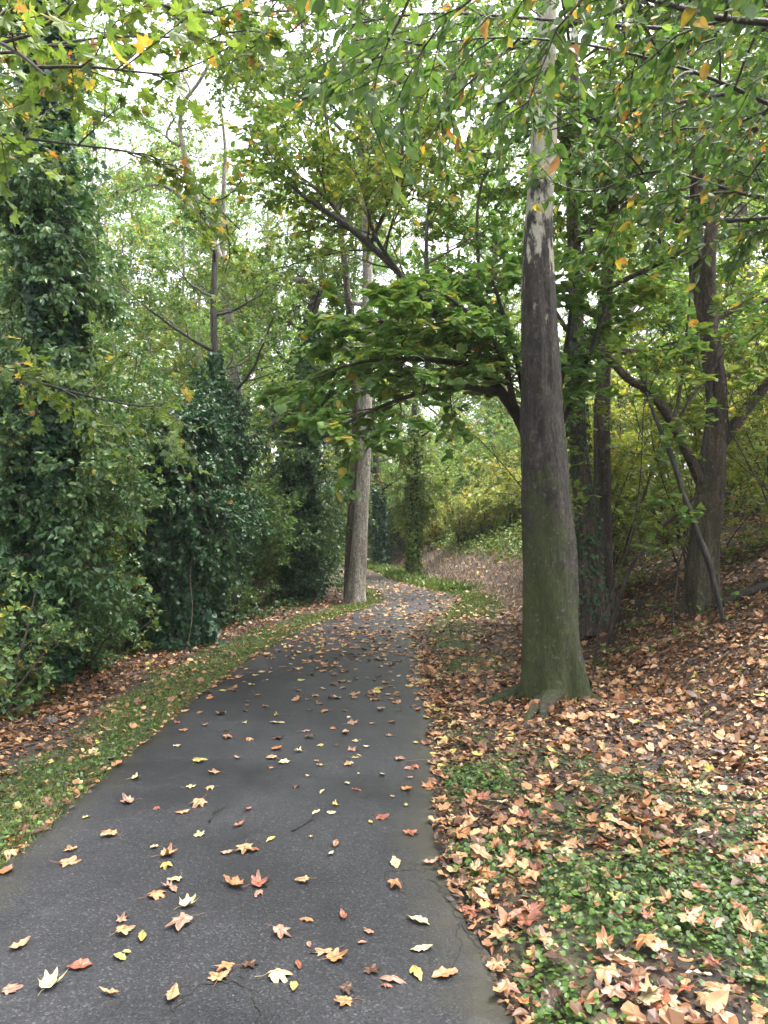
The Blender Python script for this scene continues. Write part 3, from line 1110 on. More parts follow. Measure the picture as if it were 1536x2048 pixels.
# the pale vine hanging down the stump
H = resample(np.array([at(388, 870, 10.1), at(376, 960, 10.05), at(392, 1080, 10.0), at(378, 1150, 10.0), at(388, 1230, 9.95), at(370, 1310, 9.9)]), 30)
V, Qd = tube_batch(H[None], np.full((1, 30), .006), 6)
v = Acc().add(V, Qd)
o = v.build("hanging_vine", M['vine'], smooth=True)
o['label'] = "pale bare vine hanging to the ground in front of the broken ivy stump"
o['category'] = "vine"


# ---- shrubs
def make_bush(name, label, H, spread, nstem, mat, leaf='oval', size=.05, nb=9, Lb=.8, nt_=7, Lt=.35, nl=9, flat=.2, stemr=.018, t0=.12, up=.55, grav=-.05, mu=.3, sd=.1, yel=.0, org=0., stem_mat='twig', group=None, wander=.12, rb=.008):
    root = thing(name, label, "shrub", (0, 0, 0), group)
    a = R.uniform(0, 6.28, nstem)
    P0 = np.stack([np.cos(a) * .3 * R.random(nstem), np.sin(a) * .3 * R.random(nstem), np.full(nstem, -.1)], 1)
    tilt = spread * R.random(nstem) ** .7
    D0 = np.stack([np.cos(a) * tilt, np.sin(a) * tilt, np.ones(nstem)], 1)
    L = H * R.uniform(.7, 1.1, nstem)
    S = grow(P0, D0, L, 12, wander * .6, -.02)
    ta = Acc()
    ta.add(*tube_batch(S, np.linspace(stemr, stemr * .25, 12)[None] * (L / H)[:, None], 5))
    ta.build("stems", M[stem_mat], root, smooth=True)
    leafy(root, S, mat, leaf, size, nb=nb, Lb=Lb, nt_=nt_, Lt=Lt, nl=nl, flat=flat, up=up, t0=t0, mu=mu, sd=sd, yel=yel, org=org, grav=grav, wander=.18, rb=rb, clump=.8)
    return root


def place(o, x, y, rz=0, sc=1.0):
    o.location = (x, y, float(gz(x, y)) - .02)
    o.rotation_euler = (0, 0, rz)
    o.scale = (sc, sc, sc)
    return o


privet = make_bush("privet_shrub", "dark glossy shrub crowding round the foot of the tallest ivy column", 3.7, .42, 18, M['privet'], size=.06, mu=.34, sd=.16, yel=.02, nb=9, Lb=.9, nt_=7)
place(privet, -4.5, 7.5, 0, .88)
GP = "tall dark glossy shrubs of the thicket"
privet['group'] = GP
for x, y, rz, sc, lab in [(-3.85, 9.2, 1.3, .85, "dark glossy shrub between the tallest ivy column and the broken ivy stump"),
                          (-4.6, 11.2, 3.9, 1.2, "dark glossy shrub rising behind the broken ivy stump")]:
    copy_tree(privet, (x, y, float(gz(x, y)) - .02), rz, sc, lab, GP)
ls = make_bush("soft_green_shrub", "soft light green shrub behind the thin ivied trunk", 3.2, .5, 18, M['mid'], leaf='oval', size=.07, mu=.45, yel=.03, nb=8, Lb=.8, nt_=6, nl=7)
place(ls, -3.9, 13.4)
GL = "soft light green shrubs along the left side"
ls['group'] = GL
for x, y, rz, sc, lab in [(-3.1, 16.4, 2.9, .8, "soft light green shrub at the foot of the leaning tree"),
                          (-2.35, 17.8, 4.4, .75, "soft light green shrub below the bent-limbed ivied tree"),
                          (-1.75, 18.6, .4, .6, "small soft light green shrub just left of the twin trunks"),
                          (-4.1, 10.4, 1.4, .95, "soft light green shrub between the tallest ivy column and the ivy stump, farther back")]:
    copy_tree(ls, (x, y, float(gz(x, y)) - .02), rz, sc, lab, GL)
b = make_bush("understory_shrub", "leafy low shrub with yellow tips at the lower left beside the leaf litter", 1.25, .9, 14, M['privet'], size=.062, Lb=.4, Lt=.22, nb=6, nt_=5, nl=6, mu=.42, yel=.05)
place(b, -3.55, 6.25)
b['group'] = "low leafy shrubs along the thicket edge"
for x, y, rz, sc, lab in [(-3.95, 7.0, 2, .9, "low leafy shrub at the foot of the tallest ivy column"),
                          (-3.55, 8.4, 4, .75, "low leafy shrub behind the left strip of brown leaves"),
                          (-3.5, 11.8, 1, .8, "low leafy shrub in front of the thin ivied trunk"),
                          (-2.9, 13.6, 5, .7, "low leafy shrub beside the left grass verge, halfway to the bend"),
                          (-4.6, 6.1, 3, 1.3, "low leafy shrub at the left rim of the view")]:
    copy_tree(b, (x, y, float(gz(x, y)) - .02), rz, sc, lab, "low leafy shrubs along the thicket edge")
b = make_bush("cane_shrub", "pale feathery shrub of many thin upright canes beside the left verge", 2.7, .30, 60, M['far'], leaf='diamond', size=.075, nb=6, Lb=.5, nt_=4, Lt=.28, nl=7, stemr=.009, t0=.3, mu=.25, stem_mat='vine')
place(b, -2.75, 15.6)

# ---- right side: understory of yellow-green shrubs behind the trunks
yg = make_bush("yellow_green_shrub", "airy yellow-green shrub behind the gap between the mossy trunk and the forked tree", 3.6, .55, 18, M['yellowgreen'], size=.085, Lb=1.0, Lt=.4, nb=6, nt_=7, nl=7, mu=.45, yel=.05, flat=.5, up=.75)
place(yg, 3.6, 12.2)
GY_ = "airy yellow-green shrubs of the understory"
yg['group'] = GY_
for x, y, rz, sc, lab in [(4.9, 11.6, 1.1, .95, "airy yellow-green shrub directly left of the forked tree's trunk"),
                          (6.1, 11.2, 2.5, 1.0, "airy yellow-green shrub behind the forked tree's right-hand stub"),
                          (4.4, 14.5, 3.3, 1.25, "airy yellow-green shrub high up behind the pair of ivied bank trunks"),
                          (6.8, 14.5, 4.1, 1.3, "airy yellow-green shrub on top of the wooded bank"),
                          (5.4, 9.0, 5.5, .7, "small airy yellow-green shrub right of the forked tree"),
                          (-5.9, 9.6, 3.1, 1.15, "airy yellow-green shrub showing behind the tallest ivy column"),
                          (-4.9, 12.6, .6, 1.0, "airy yellow-green shrub showing behind the broken ivy stump"),
                          (-4.5, 15.2, 1.9, 1.0, "airy yellow-green shrub in the thicket behind the thin ivied trunk"),
                          (-3.4, 19.5, 4.6, 1.0, "airy yellow-green shrub behind the cane shrub of the left verge"),
                          (-7.6, 13.2, 5.2, 1.4, "tallest airy yellow-green shrub deep in the left thicket"),
                          (8.6, 13.0, .2, 1.3, "airy yellow-green shrub farthest to the right on the bank")]:
    copy_tree(yg, (x, y, float(gz(x, y)) - .05), rz, sc, lab, GY_)

# ---- pair of ivied trunks on the bank (joined at the foot)
rows = px_trunk([(1194, 1265, 60), (1192, 1235, 56), (1182, 1150, 48), (1172, 1050, 38), (1158, 900, 34), (1152, 780, 33), (1150, 700, 32), (1152, 560, 26), (1140, 380, 22), (1150, 200, 18), (1150, 0, 12)], 10.4)
root = thing("ivied_bank_tree", "pair of rough trunks joined at the foot behind the mossy trunk", "tree", base_of(rows))
ta = Acc()
P, rr = trunk_surface(ta, rows, sides=40, rings=160, flare=.3, rough=.10, seed=81, fine=.03)
rowsB = px_trunk([(1204, 1235, 40), (1208, 1150, 38), (1206, 1050, 34), (1204, 900, 31), (1204, 800, 29), (1208, 700, 27), (1212, 560, 22), (1225, 380, 16), (1230, 200, 10)], 10.7)
PB, rB = trunk_surface(ta, rowsB, sides=40, rings=160, flare=.3, rough=.10, seed=82, fine=.03)
limbs, r0 = auto_limbs(P, rr, 8, 4.3, 8.6, 2.6, .35)
limbs2, r02 = auto_limbs(PB, rB, 7, 4.0, 7.4, 2.4, .35)
limbs, r0 = np.concatenate([limbs, limbs2]), np.concatenate([r0, r02])
add_limbs(ta, limbs, r0)
ta.build("trunk", M['bark_brown'], root, smooth=True)
ivy_on(root, P, rr, .4, 4.4, 1500, .03, M['dark'], size=.05, seed=83, hang=8, spread=.4)
leafy(root, limbs, M['bright'], 'oval', .10, nb=12, Lb=1.2, nt_=7, Lt=.5, nl=8, mu=.33, flat=.5, up=.75)

# ---- forked tree on the right bank
rows = px_trunk([(1406, 1262, 56), (1404, 1215, 52), (1402, 1150, 47), (1410, 1050, 42), (1420, 950, 45), (1430, 880, 40), (1436, 800, 33), (1426, 700, 30), (1408, 610, 27), (1395, 550, 25), (1388, 470, 23), (1392, 390, 20), (1400, 330, 17)], 9.3)
fk = [px_trunk([(1390, 450, 25), (1392, 380, 23), (1400, 300, 22), (1385, 200, 18), (1375, 100, 14), (1350, -60, 8)], 9.3),
      px_trunk([(1424, 720, 30, 9.35), (1418, 600, 29, 9.2), (1416, 520, 27), (1422, 450, 25), (1445, 320, 20), (1480, 220, 16), (1490, 120, 14), (1500, 0, 12), (1520, -150, 8)], 9.0),
      px_trunk([(1428, 905, 28, 9.35), (1470, 850, 25), (1505, 800, 21), (1560, 740, 17), (1650, 640, 11)], 9.2),
      px_trunk([(1412, 985, 24, 9.35), (1375, 905, 19), (1345, 845, 20), (1300, 778, 17), (1258, 764, 17), (1215, 712, 14), (1165, 690, 11), (1130, 660, 10), (1100, 600, 6)], 9.0),
      px_trunk([(1300, 785, 11), (1285, 750, 10), (1270, 715, 9), (1225, 695, 8), (1200, 660, 6), (1190, 630, 3)], 8.9),
      px_trunk([(1345, 850, 9), (1360, 790, 7), (1375, 660, 5), (1385, 520, 3)], 8.8),
      px_trunk([(1350, 850, 8), (1385, 790, 6), (1420, 750, 5), (1450, 700, 3)], 8.8)]
rows = [[*r_[:3], r_[3] * 1.18] for r_ in rows]
root = thing("forked_tree", "stout brown tree on the right bank with several curving dark limbs", "tree", base_of(rows))
ta = Acc()
P, rr = trunk_surface(ta, rows, sides=32, rings=160, flare=1.1, rough=.17, seed=91, fine=.03, fl_h=.28, lobes=4)
lb = []
for f_ in fk:
    trunk_surface(ta, f_, sides=12, rings=34, rough=.08, seed=int(abs(f_[1][0]) * 31) % 97)
    lb.append(limb_arr(f_, 12)[:, :3])
lb = np.array(lb)
ex, exr = auto_limbs(limb_arr(fk[0], 12)[:, :3], limb_arr(fk[0], 12)[:, 3], 6, 4.2, 8.2, 2.4, .3)
ex2, exr2 = auto_limbs(limb_arr(fk[1], 12)[:, :3], limb_arr(fk[1], 12)[:, 3], 6, 4.2, 8.5, 2.6, .3)
add_limbs(ta, np.concatenate([ex, ex2]), np.concatenate([exr, exr2]))
ta.build("trunk", M['bark_fork'], root, smooth=True)
E = np.concatenate([ex, ex2])
lbr = np.array([limb_arr([*map(tuple, l)], 10) for l in lb[[0, 1, 2]]])
leafy(root, np.concatenate([lbr, E]), M['yellowgreen'], 'oval', .085, nb=13, Lb=1.35, nt_=8, Lt=.5, nl=9, mu=.28, yel=.03, flat=.5, up=.75, t0=.3)

# dark poles leaning against / beside the forked tree
for nm, lab, cat, pts in [("leaning_pole", "long thin dark dead stem propped from the litter up to the forked tree's low limb", "dead branch",
                      [(1448, 1215, 14, 8.3), (1425, 1140, 16, 8.35), (1390, 1050, 15, 8.4), (1350, 940, 14, 8.5), (1320, 860, 12, 8.6), (1292, 785, 10, 8.8)]),
                     ("leaning_pole", "shorter dark dead branch slanting up rightward behind the dead stem", "dead branch",
                      [(1215, 1215, 13, 9.6), (1250, 1150, 11, 9.5), (1300, 1085, 10, 9.4), (1345, 1035, 9, 9.3), (1395, 990, 7, 9.2)])]:
    q = [[*at(a, b_, d), w_ * .7 / F * d / 2] for a, b_, w_, d in pts]
    q[0][2] = float(gz(q[0][0], q[0][1])) - .02
    a_ = Acc()
    q = resample(np.array(q), 30)
    q[1:-1, :3] += .035 * (np.stack([vnoise(np.arange(28), np.full(28, 7.3 * j + pts[0][0]), 3, 60 + j) for j in range(3)], 1) - .5)
    q[:, 3] *= .75 + .5 * vnoise(np.arange(30), np.full(30, 3.3), 2, 64)
    trunk_surface(a_, q, sides=10, rings=90, rough=.22, seed=int(pts[0][0]) % 50, fine=.08)
    o = a_.build(nm, M['bark_dark'], smooth=True)
    o['label'] = lab
    o['category'] = cat
# fallen log on the bank
for pts, lab in [([(1425, 1240, .05, 9.0), (1475, 1232, .07, 8.9), (1530, 1222, .075, 8.8), (1600, 1215, .06, 8.7)], "dark rotten log half buried in brown leaves below the forked tree"),
                 ([(1260, 1268, .018, 9.0), (1330, 1262, .022, 8.7), (1400, 1258, .025, 8.4), (1440, 1252, .012, 8.3)], "thin grey fallen branch lying across the leaves before the rotten log")]:
    q = []
    for a, b_, r_, d in pts:
        p = at(a, b_, d)
        q.append([p[0], p[1], float(gz(p[0], p[1])) + r_ * .6, r_])
    a_ = Acc()
    trunk_surface(a_, q, sides=14, rings=40, rough=.16, seed=7)
    o = a_.build("fallen_log" if r_ > .05 else "fallen_branch", M['bark_dark'] if r_ > .05 else M['vine'], smooth=True)
    o['label'] = lab
    o['category'] = "log" if r_ > .05 else "branch"

# slender saplings of the understory
def sapling(label, x, y, H, lean, nb_, mat, r=.012):
    root = thing("sapling", label, "sapling", (x, y, float(gz(x, y))), "slender saplings on the wooded bank")
    S_ = grow(np.array([[x, y, float(gz(x, y)) - .05]]), np.array([[lean, R.normal(0, .05), 1.0]]), H, 16, .07, .0)
    A = Acc()
    A.add(*tube_batch(S_, np.linspace(r, r * .3, 16)[None], 6))
    B_, D_, t_ = kids(S_, 5, .3, .95, .7, .3)
    T_ = grow(B_, D_, H * .3 * R.uniform(.6, 1.2, len(B_)), 12, .09, .02)
    A.add(*tube_batch(T_, np.broadcast_to(np.linspace(r * .5, r * .15, 12), T_.shape[:2]), 5))
    A.build("stem", M['bark_dark'], root, smooth=True)
    leafy(root, T_, mat, 'heart', .095, nb=nb_, Lb=.5, nt_=3, Lt=.3, nl=4, flat=.7, up=.85, mu=.45, rb=.005, crown='foliage')


for lab, x, y, H, ln, nb_, mt in [("thin dark sapling nearest the mossy trunk on its far side", 2.45, 8.6, 3.6, .05, 3, 'bright'),
                                  ("thin dark sapling just left of the forked tree's trunk", 3.45, 8.9, 4.4, .08, 2, 'bright'),
                                  ("thin dark sapling leaning left between the two bank trees", 3.2, 9.8, 4.0, -.22, 3, 'yellowgreen'),
                                  ("thin dark sapling leaning right in front of the forked tree's stub", 4.35, 8.4, 3.2, .2, 3, 'bright'),
                                  ("thin dark sapling behind the shorter dead branch", 3.05, 11.0, 4.6, .1, 3, 'yellowgreen'),
                                  ("thin dark sapling at the right rim of the view", 4.75, 8.9, 3.8, -.1, 4, 'bright'),
                                  ("tallest thin dark sapling behind the forked tree", 4.6, 10.6, 5.0, -.08, 3, 'yellowgreen')]:
    sapling(lab, x, y, H, ln, nb_, M[mt])

# ---- leaning tree with broad bright leaves, its foot behind the mossy trunk
rows = px_trunk([(1125, 1270, 36, 9.4), (1118, 1150, 32, 9.4), (1100, 1000, 29, 9.4), (1050, 850, 25, 9.1), (1008, 790, 22, 8.9), (960, 735, 18, 8.7), (880, 640, 14, 8.4), (800, 548, 11, 8.2), (740, 490, 13, 8.1), (680, 440, 11, 8.0), (600, 390, 8, 8.0), (545, 330, 4, 8.0)], 9)
root = thing("broadleaf_tree", "leaning tree reaching left over the path with layered broad bright green leaves", "tree", base_of(rows))
ta = Acc()
P, rr = trunk_surface(ta, rows, sides=20, rings=110, rough=.08, seed=101)
low = [[(1000, 785, 16, 8.9), (920, 770, 12, 8.3), (820, 790, 9, 7.8), (720, 830, 6, 7.4), (640, 880, 3, 7.2)],
       [(960, 735, 16, 8.7), (880, 720, 12, 8.2), (780, 715, 9, 7.8), (690, 730, 6, 7.5), (620, 760, 3, 7.3)],
       [(930, 700, 15, 8.6), (850, 660, 11, 8.1), (760, 640, 8, 7.7), (680, 640, 5, 7.4)],
       [(1030, 820, 15, 9.0), (1010, 720, 12, 8.4), (960, 640, 9, 7.9), (890, 590, 6, 7.6)],
       [(1060, 870, 14, 9.1), (1040, 740, 12, 8.6), (1010, 640, 9, 8.2), (985, 560, 6, 8.0)],
       [(960, 735, 12, 8.7), (900, 760, 9, 8.9), (800, 740, 7, 9.2), (700, 700, 5, 9.6)],
       [(1000, 785, 12, 8.9), (960, 700, 9, 9.4), (880, 620, 7, 9.8), (800, 590, 5, 10)],
       [(1090, 930, 12, 9.3), (1160, 760, 11, 8.6), (1210, 620, 8, 8.2), (1230, 520, 5, 8)],
       [(1090, 930, 12, 9.3), (1130, 720, 11, 8.9), (1150, 560, 8, 8.6), (1180, 450, 5, 8.5)]]
LL = []
for l in low:
    q = px_trunk(l, 8)
    trunk_surface(ta, q, sides=8, rings=24, rough=.05, seed=int(l[1][0]))
    LL.append(limb_arr(q, 12)[:, :3])
high = [[(800, 548, 9, 8.2), (745, 470, 8, 8.0), (735, 410, 6, 8), (722, 350, 4, 8)],
        [(700, 455, 8, 8.1), (640, 380, 6, 8.4), (580, 340, 4, 8.6)],
        [(860, 610, 10, 8.4), (850, 500, 8, 8.6), (860, 380, 6, 8.8), (900, 280, 4, 9)],
        [(960, 735, 10, 8.7), (960, 560, 8, 9), (950, 420, 6, 9.2), (980, 300, 4, 9.4)],
        [(740, 490, 8, 8.1), (780, 400, 7, 7.8), (810, 300, 5, 7.6), (800, 200, 3, 7.5)]]
HH = []
for l in high:
    q = px_trunk(l, 8)
    trunk_surface(ta, q, sides=8, rings=24, rough=.05, seed=int(l[1][0]))
    HH.append(limb_arr(q, 12)[:, :3])
HH.append(resample(np.array(rows)[6:], 12)[:, :3])
ta.build("trunk", M['bark_dark'], root, smooth=True)
leafy(root, np.array(LL), M['bright'], 'heart', .105, nb=11, Lb=1.15, nt_=6, Lt=.45, nl=7, mu=.40, flat=.7, up=.8, t0=.15, droop=.3, seed=15)
c2 = leafy(root, np.array(HH), M['mid'], 'oval', .09, nb=12, Lb=1.3, nt_=7, Lt=.5, nl=8, mu=.45, flat=.5, up=.7, t0=.2, seed=16)

# ---- trees just out of frame whose limbs hang into the top of the view
def overhang(label, trunk_rows, limb_rows, **kw):
    root = thing("overhanging_tree", label, "tree", base_of(trunk_rows))
    ta = Acc()
    trunk_surface(ta, trunk_rows, sides=24, rings=40, flare=.3, rough=.05, seed=111)
    LL = []
    for l in limb_rows:
        q = [[*p] for p in l]
        trunk_surface(ta, q, sides=8, rings=30, rough=.05, seed=int(abs(l[1][0]) * 10))
        LL.append(limb_arr(q, 14)[:, :3])
    ta.build("trunk", M['bark_dark'], root, smooth=True)
    leafy(root, np.array(LL), **kw)


def PXL(first, pts):
    out = [first]
    for a, b_, w_, d in pts:
        out.append([*at(a, b_, d), w_ / F * d / 2])
    return out


tr = [[3.9, 2.6, float(gz(3.9, 2.6)) - .1, .2], [3.85, 2.6, 2, .17], [3.7, 2.7, 5, .13], [3.6, 2.8, 9, .05]]
overhang("tree rooted right of the view whose leafy twigs hang across the upper right", tr, [
    PXL([3.82, 2.6, 3.0, .05], [(1620, 250, 10, 4.4), (1420, 150, 7, 4.3), (1200, 90, 5, 4.1), (1000, 70, 4, 3.9), (850, 90, 3, 3.7)]),
    PXL([3.75, 2.7, 4.0, .05], [(1600, 60, 12, 4.9), (1350, 60, 8, 5.2), (1100, 40, 6, 5.4), (850, 20, 5, 5.6), (650, 60, 3, 5.6)]),
    PXL([3.82, 2.6, 2.7, .04], [(1640, 420, 12, 4.6), (1450, 380, 8, 4.8), (1320, 330, 6, 4.9), (1200, 380, 3, 4.9)]),
    PXL([3.7, 2.7, 4.6, .05], [(1560, -40, 16, 5.4), (1300, 0, 12, 6.2), (1100, 60, 8, 6.8), (900, 160, 4, 7.2)]),
    PXL([3.75, 2.7, 3.4, .04], [(1580, 160, 12, 5.2), (1400, 200, 9, 5.8), (1250, 220, 7, 6.2), (1100, 260, 3, 6.4)]),
    PXL([3.7, 2.7, 3.6, .04], [(1500, 60, 14, 3.6), (1250, -20, 9, 3.1), (1000, -60, 6, 2.9), (800, -20, 3, 2.8)]),
], mat=M['mid'], leaf='oval', size=.075, nb=18, Lb=1.05, nt_=8, Lt=.42, nl=7, mu=.28, yel=.04, org=.02, flat=.2, grav=-.07, up=.5, t0=.28, droop=.5, seed=21)
tr = [[-4.3, 2.9, -.4, .2], [-4.25, 2.9, 2, .16], [-4.1, 3.0, 5, .13], [-4.0, 3.1, 9, .05]]
overhang("tree rooted left of the view whose yellowing twigs hang across the upper left", tr, [
    PXL([-4.1, 3.0, 4.6, .05], [(-60, 130, 7, 4.2), (140, 78, 5, 4.3), (320, 70, 4, 4.6), (480, 90, 3, 4.9), (600, 60, 2, 5.2)]),
    PXL([-4.2, 2.9, 3.8, .05], [(-60, 260, 6, 4.8), (150, 290, 5, 5.2), (290, 305, 4, 5.4), (390, 370, 4, 5.6), (480, 460, 3, 5.8)]),
    PXL([-4.1, 3.0, 4.4, .04], [(-80, 60, 12, 3.4), (20, 90, 8, 3.0), (90, 150, 5, 2.8)]),
    PXL([-4.1, 3.0, 5.0, .04], [(0, -60, 12, 5), (200, -20, 8, 5.6), (400, 30, 6, 6), (620, 20, 3, 6.4)]),
    PXL([-4.2, 2.9, 2.2, .03], [(-80, 720, 8, 5.0), (60, 760, 6, 5.1), (200, 800, 4, 5.3), (330, 820, 2, 5.4)]),
], mat=M['yellowgreen'], leaf='lobed', size=.068, nb=11, Lb=.85, nt_=7, Lt=.4, nl=5, mu=.22, yel=.06, org=.02, flat=.4, grav=-.04, up=.6, t0=.3, droop=.4, seed=23)

# ---- far right of the path: trees and brush on the bank beyond the bend
rows = px_trunk([(826, 1165, 26), (826, 1100, 22), (828, 1000, 18), (830, 900, 16), (830, 780, 12)], 22.5)
ivy_tree("ivied tree standing in the leaf litter right of the far path", rows, .1, 5, 3500,
         lambda z: np.interp(z, [0, .9, 2, 5], [.05, .08, .14, .12]), 12, shoots=(30, 1.8, 4.5, .9), shootmat='mid', seed=85, size=.08, mat='mid', mu=.4,
         crownargs=dict(n=10, z0=2.2, z1=6, L=1.8, mat=M['mid'], leaf='diamond', size=.10, nb=8, Lb=.9, nt_=6, Lt=.4, nl=7, mu=.4, yel=.05))
rows = px_trunk([(764, 1142, 24), (762, 1080, 16), (758, 1000, 14), (750, 900, 12), (745, 780, 8)], 28)
ivy_tree("small dark tree at the far end of the path, right of the twin trunks", rows, .1, 3, 3000, .12, 10, seed=86, size=.09, mat='dark',
         crownargs=dict(n=11, z0=1.8, z1=6.2, L=2.2, mat=M['mid'], leaf='diamond', size=.12, nb=8, Lb=1.0, nt_=6, Lt=.45, nl=7, mu=.3))
br = make_bush("bank_shrub", "yellowing twiggy bush on the bank right beyond the ivied far tree", 2.0, .5, 26, M['brush'], leaf='diamond', size=.085, nb=5, Lb=.55, nt_=5, Lt=.3, nl=6, mu=.3, yel=.12, t0=.2)
place(br, 2.5, 23.4, 0, .8)
GB = "yellowing bushes along the far bank"
br['group'] = GB
for i, (x, y, sc) in enumerate([(3.2, 22.8, .8), (4.0, 22.2, .8), (4.7, 21.4, .85), (3.8, 25, 1.0), (4.9, 24.2, 1.0), (5.9, 23, 1.1), (2.0, 26.2, .75), (1.3, 28.5, .7), (6.8, 21.5, 1.0)]):
    copy_tree(br, (x, y, float(gz(x, y)) - .05), i * 1.7, sc, "yellowing twiggy bush on the far bank, " + ["second", "third", "fourth", "sixth", "seventh", "eighth", "first", "front-most", "topmost"][i] + " along its row", GB)

fb = make_bush("far_shrub", "pale soft shrub closing the view at the end of the path", 3.6, .7, 22, M['far'], leaf='diamond', size=.11, nb=8, Lb=.9, nt_=6, Lt=.45, nl=7, mu=.4, yel=.06, t0=.08)
place(fb, .8, 31.5)
GF = "pale shrubs beyond the bend"
fb['group'] = GF
for i, (x, y, sc) in enumerate([(2.2, 29.8, .9), (3.9, 28.5, 1.0), (5.6, 27.2, 1.0), (7.4, 26, 1.1), (.2, 35, 1.3), (2.6, 34, 1.4), (5.2, 33, 1.5), (8.2, 31, 1.5), (-1.4, 39, 1.4), (-7.4, 33, 1.3)]):
    copy_tree(fb, (x, y, float(gz(x, y)) - .05), i * 2.3, sc, "pale soft shrub beyond the bend, " + ["front row, second", "front row, third", "front row, fourth", "front row, fifth", "back row, first", "back row, second", "back row, third", "back row, fourth", "alone behind the back row", "alone at the far left, behind the thicket"][i] + (" from the left" if i < 8 else ""), GF)

# ---- background wood: three kinds of tree, copied
def wood_tree(label, H, r, z0, L, mat, n, size, bark='bark_pale', **kw):
    rows = [[0, 0, -.3, r * 1.2], [.05, 0, H * .3, r * .85], [-.1, .1, H * .6, r * .55], [.1, 0, H * .85, r * .3], [0, 0, H, .02]]
    root = thing("woodland_tree", label, "tree", (0, 0, 0))
    ta = Acc()
    P, rr = trunk_surface(ta, rows, sides=12, rings=30, rough=.06, seed=n)
    limbs, r0 = auto_limbs(P, rr, n, z0, H * .97, L, .5)
    add_limbs(ta, limbs, r0, 5)
    ta.build("trunk", M[bark], root, smooth=True)
    leafy(root, limbs, mat, 'diamond', size, **kw)
    return root


wt = [wood_tree("", 17, .17, 3.0, 3.6, M['far'], 20, .15, nb=9, Lb=1.7, nt_=7, Lt=.65, nl=8, mu=.3, yel=.06, flat=.3),
      wood_tree("", 14, .15, 2.0, 3.2, M['mid'], 20, .13, bark='bark_brown', nb=9, Lb=1.5, nt_=7, Lt=.6, nl=8, mu=.35, yel=.03, flat=.4),
      wood_tree("", 10, .11, 1.0, 2.8, M['yellowgreen'], 18, .12, nb=9, Lb=1.3, nt_=7, Lt=.5, nl=8, mu=.25, yel=.06, flat=.5)]
spots = [  # x, y, kind, scale
    (-6.8, 11.5, 1, .85), (-8.8, 16, 0, .9), (-6.2, 18.5, 2, .65), (-4.2, 21.0, 1, .55), (-9.5, 24, 1, .6), (-7.0, 27.5, 2, 1.1), (-12.5, 20, 2, 1.1),
    (-13, 30, 0, 1.1), (-9.5, 36, 2, 1.2), (-17, 38, 1, 1.3), (-2.6, 42, 2, 1.1), (5.4, 33, 2, .85),
    (1.0, 48, 0, 1.1), (7.2, 38, 0, .9), (9.0, 25.5, 2, .8), (8.6, 17.5, 1, .85), (9.6, 20, 0, .8),
    (12.2, 27, 2, 1.1), (13.5, 36, 1, 1.2), (-21, 28, 2, 1.2), (-11, 48, 0, .8), (-5, 56, 1, 1.4), (6, 58, 2, 1.5), (16, 52, 0, 1.3),
    (-1.0, 34.5, 2, .6), (-7.8, 20.5, 1, .5), (-5.4, 24.5, 2, .9), (-10.5, 31, 2, 1.2), (-15, 25, 1, 1.2), (3.4, 40, 1, 1.3), (-2, 50, 1, 1.5), (9.4, 29, 1, 1.0), (11.5, 22, 2, 1.0),
    (13, 17, 2, .9), (7.5, 46, 1, 1.4), (-8, 43, 1, 1.3), (-23, 45, 0, 1.5), (21, 40, 1, 1.4), (-16, 54, 2, 1.7), (-4.9, 15.5, 2, .6), (-9.8, 13.2, 2, .9), (-10.2, 26, 0, .95), (-7.9, 29, 0, .85), (-6.2, 25, 0, .72), (-12.4, 33, 0, 1.15), (-9.0, 39, 0, 1.2), (-5.6, 36, 0, 1.1), (24, 60, 2, 1.9), (-30, 58, 1, 1.9)]
order = sorted(range(len(spots)), key=lambda i: (spots[i][2], spots[i][0] / spots[i][1]))
ords = ["first", "second", "third", "fourth", "fifth", "sixth", "seventh", "eighth", "ninth", "tenth", "eleventh", "twelfth", "thirteenth", "fourteenth", "fifteenth", "sixteenth", "seventeenth", "eighteenth", "nineteenth", "twentieth", "twenty-first", "twenty-second", "twenty-third", "twenty-fourth"]
cnt = {0: 0, 1: 0, 2: 0}
kindname = ["tall slim pale woodland tree", "dense mid-green woodland tree", "small yellow-green woodland tree"]
for i in order:
    x, y, k, sc = spots[i]
    lab = f"{kindname[k]} in the wood behind, {ords[cnt[k]]} of its kind from the left"
    z = float(gz(x, y)) - .05
    if cnt[k] == 0:
        o = wt[k]
        o.location = (x, y, z)
        o.scale = (sc, sc, sc)
        o['label'] = lab
        o['group'] = "trees of the wood behind the path"
    else:
        copy_tree(wt[k], (x, y, z), i * 2.1, sc, lab, "trees of the wood behind the path")
    cnt[k] += 1


# ------------------------------------------------------------------ fallen leaves
def star_shape(seed, detail=1):
    q = np.random.default_rng(seed)
    lob = np.radians(np.array([90, 38, 142, -12, 192]) + q.normal(0, 4, 5))
    ll = np.array([1, .95, .95, .75, .75]) * q.uniform(.88, 1.08, 5)
    n = 44
    a = np.linspace(-np.pi / 2, 1.5 * np.pi, n, endpoint=False)
    r = np.full(n, .50)
    for la, l in zip(lob, ll):
        d = np.abs((a - la + np.pi) % (2 * np.pi) - np.pi)
        r = np.maximum(r, l * np.clip(1 - d / .62, 0, 1) ** .62 + .0 * a)
        for s in (-1, 1):   # side teeth
            d2 = np.abs((a - (la + s * .23) + np.pi) % (2 * np.pi) - np.pi)
            r = np.maximum(r, (l * .72) * np.clip(1 - d2 / .12, 0, 1) ** .5 * (d2 < .12))
    r = r * (1 + .07 * q.normal(0, 1, n))
    r[0] = .3
    return a, r


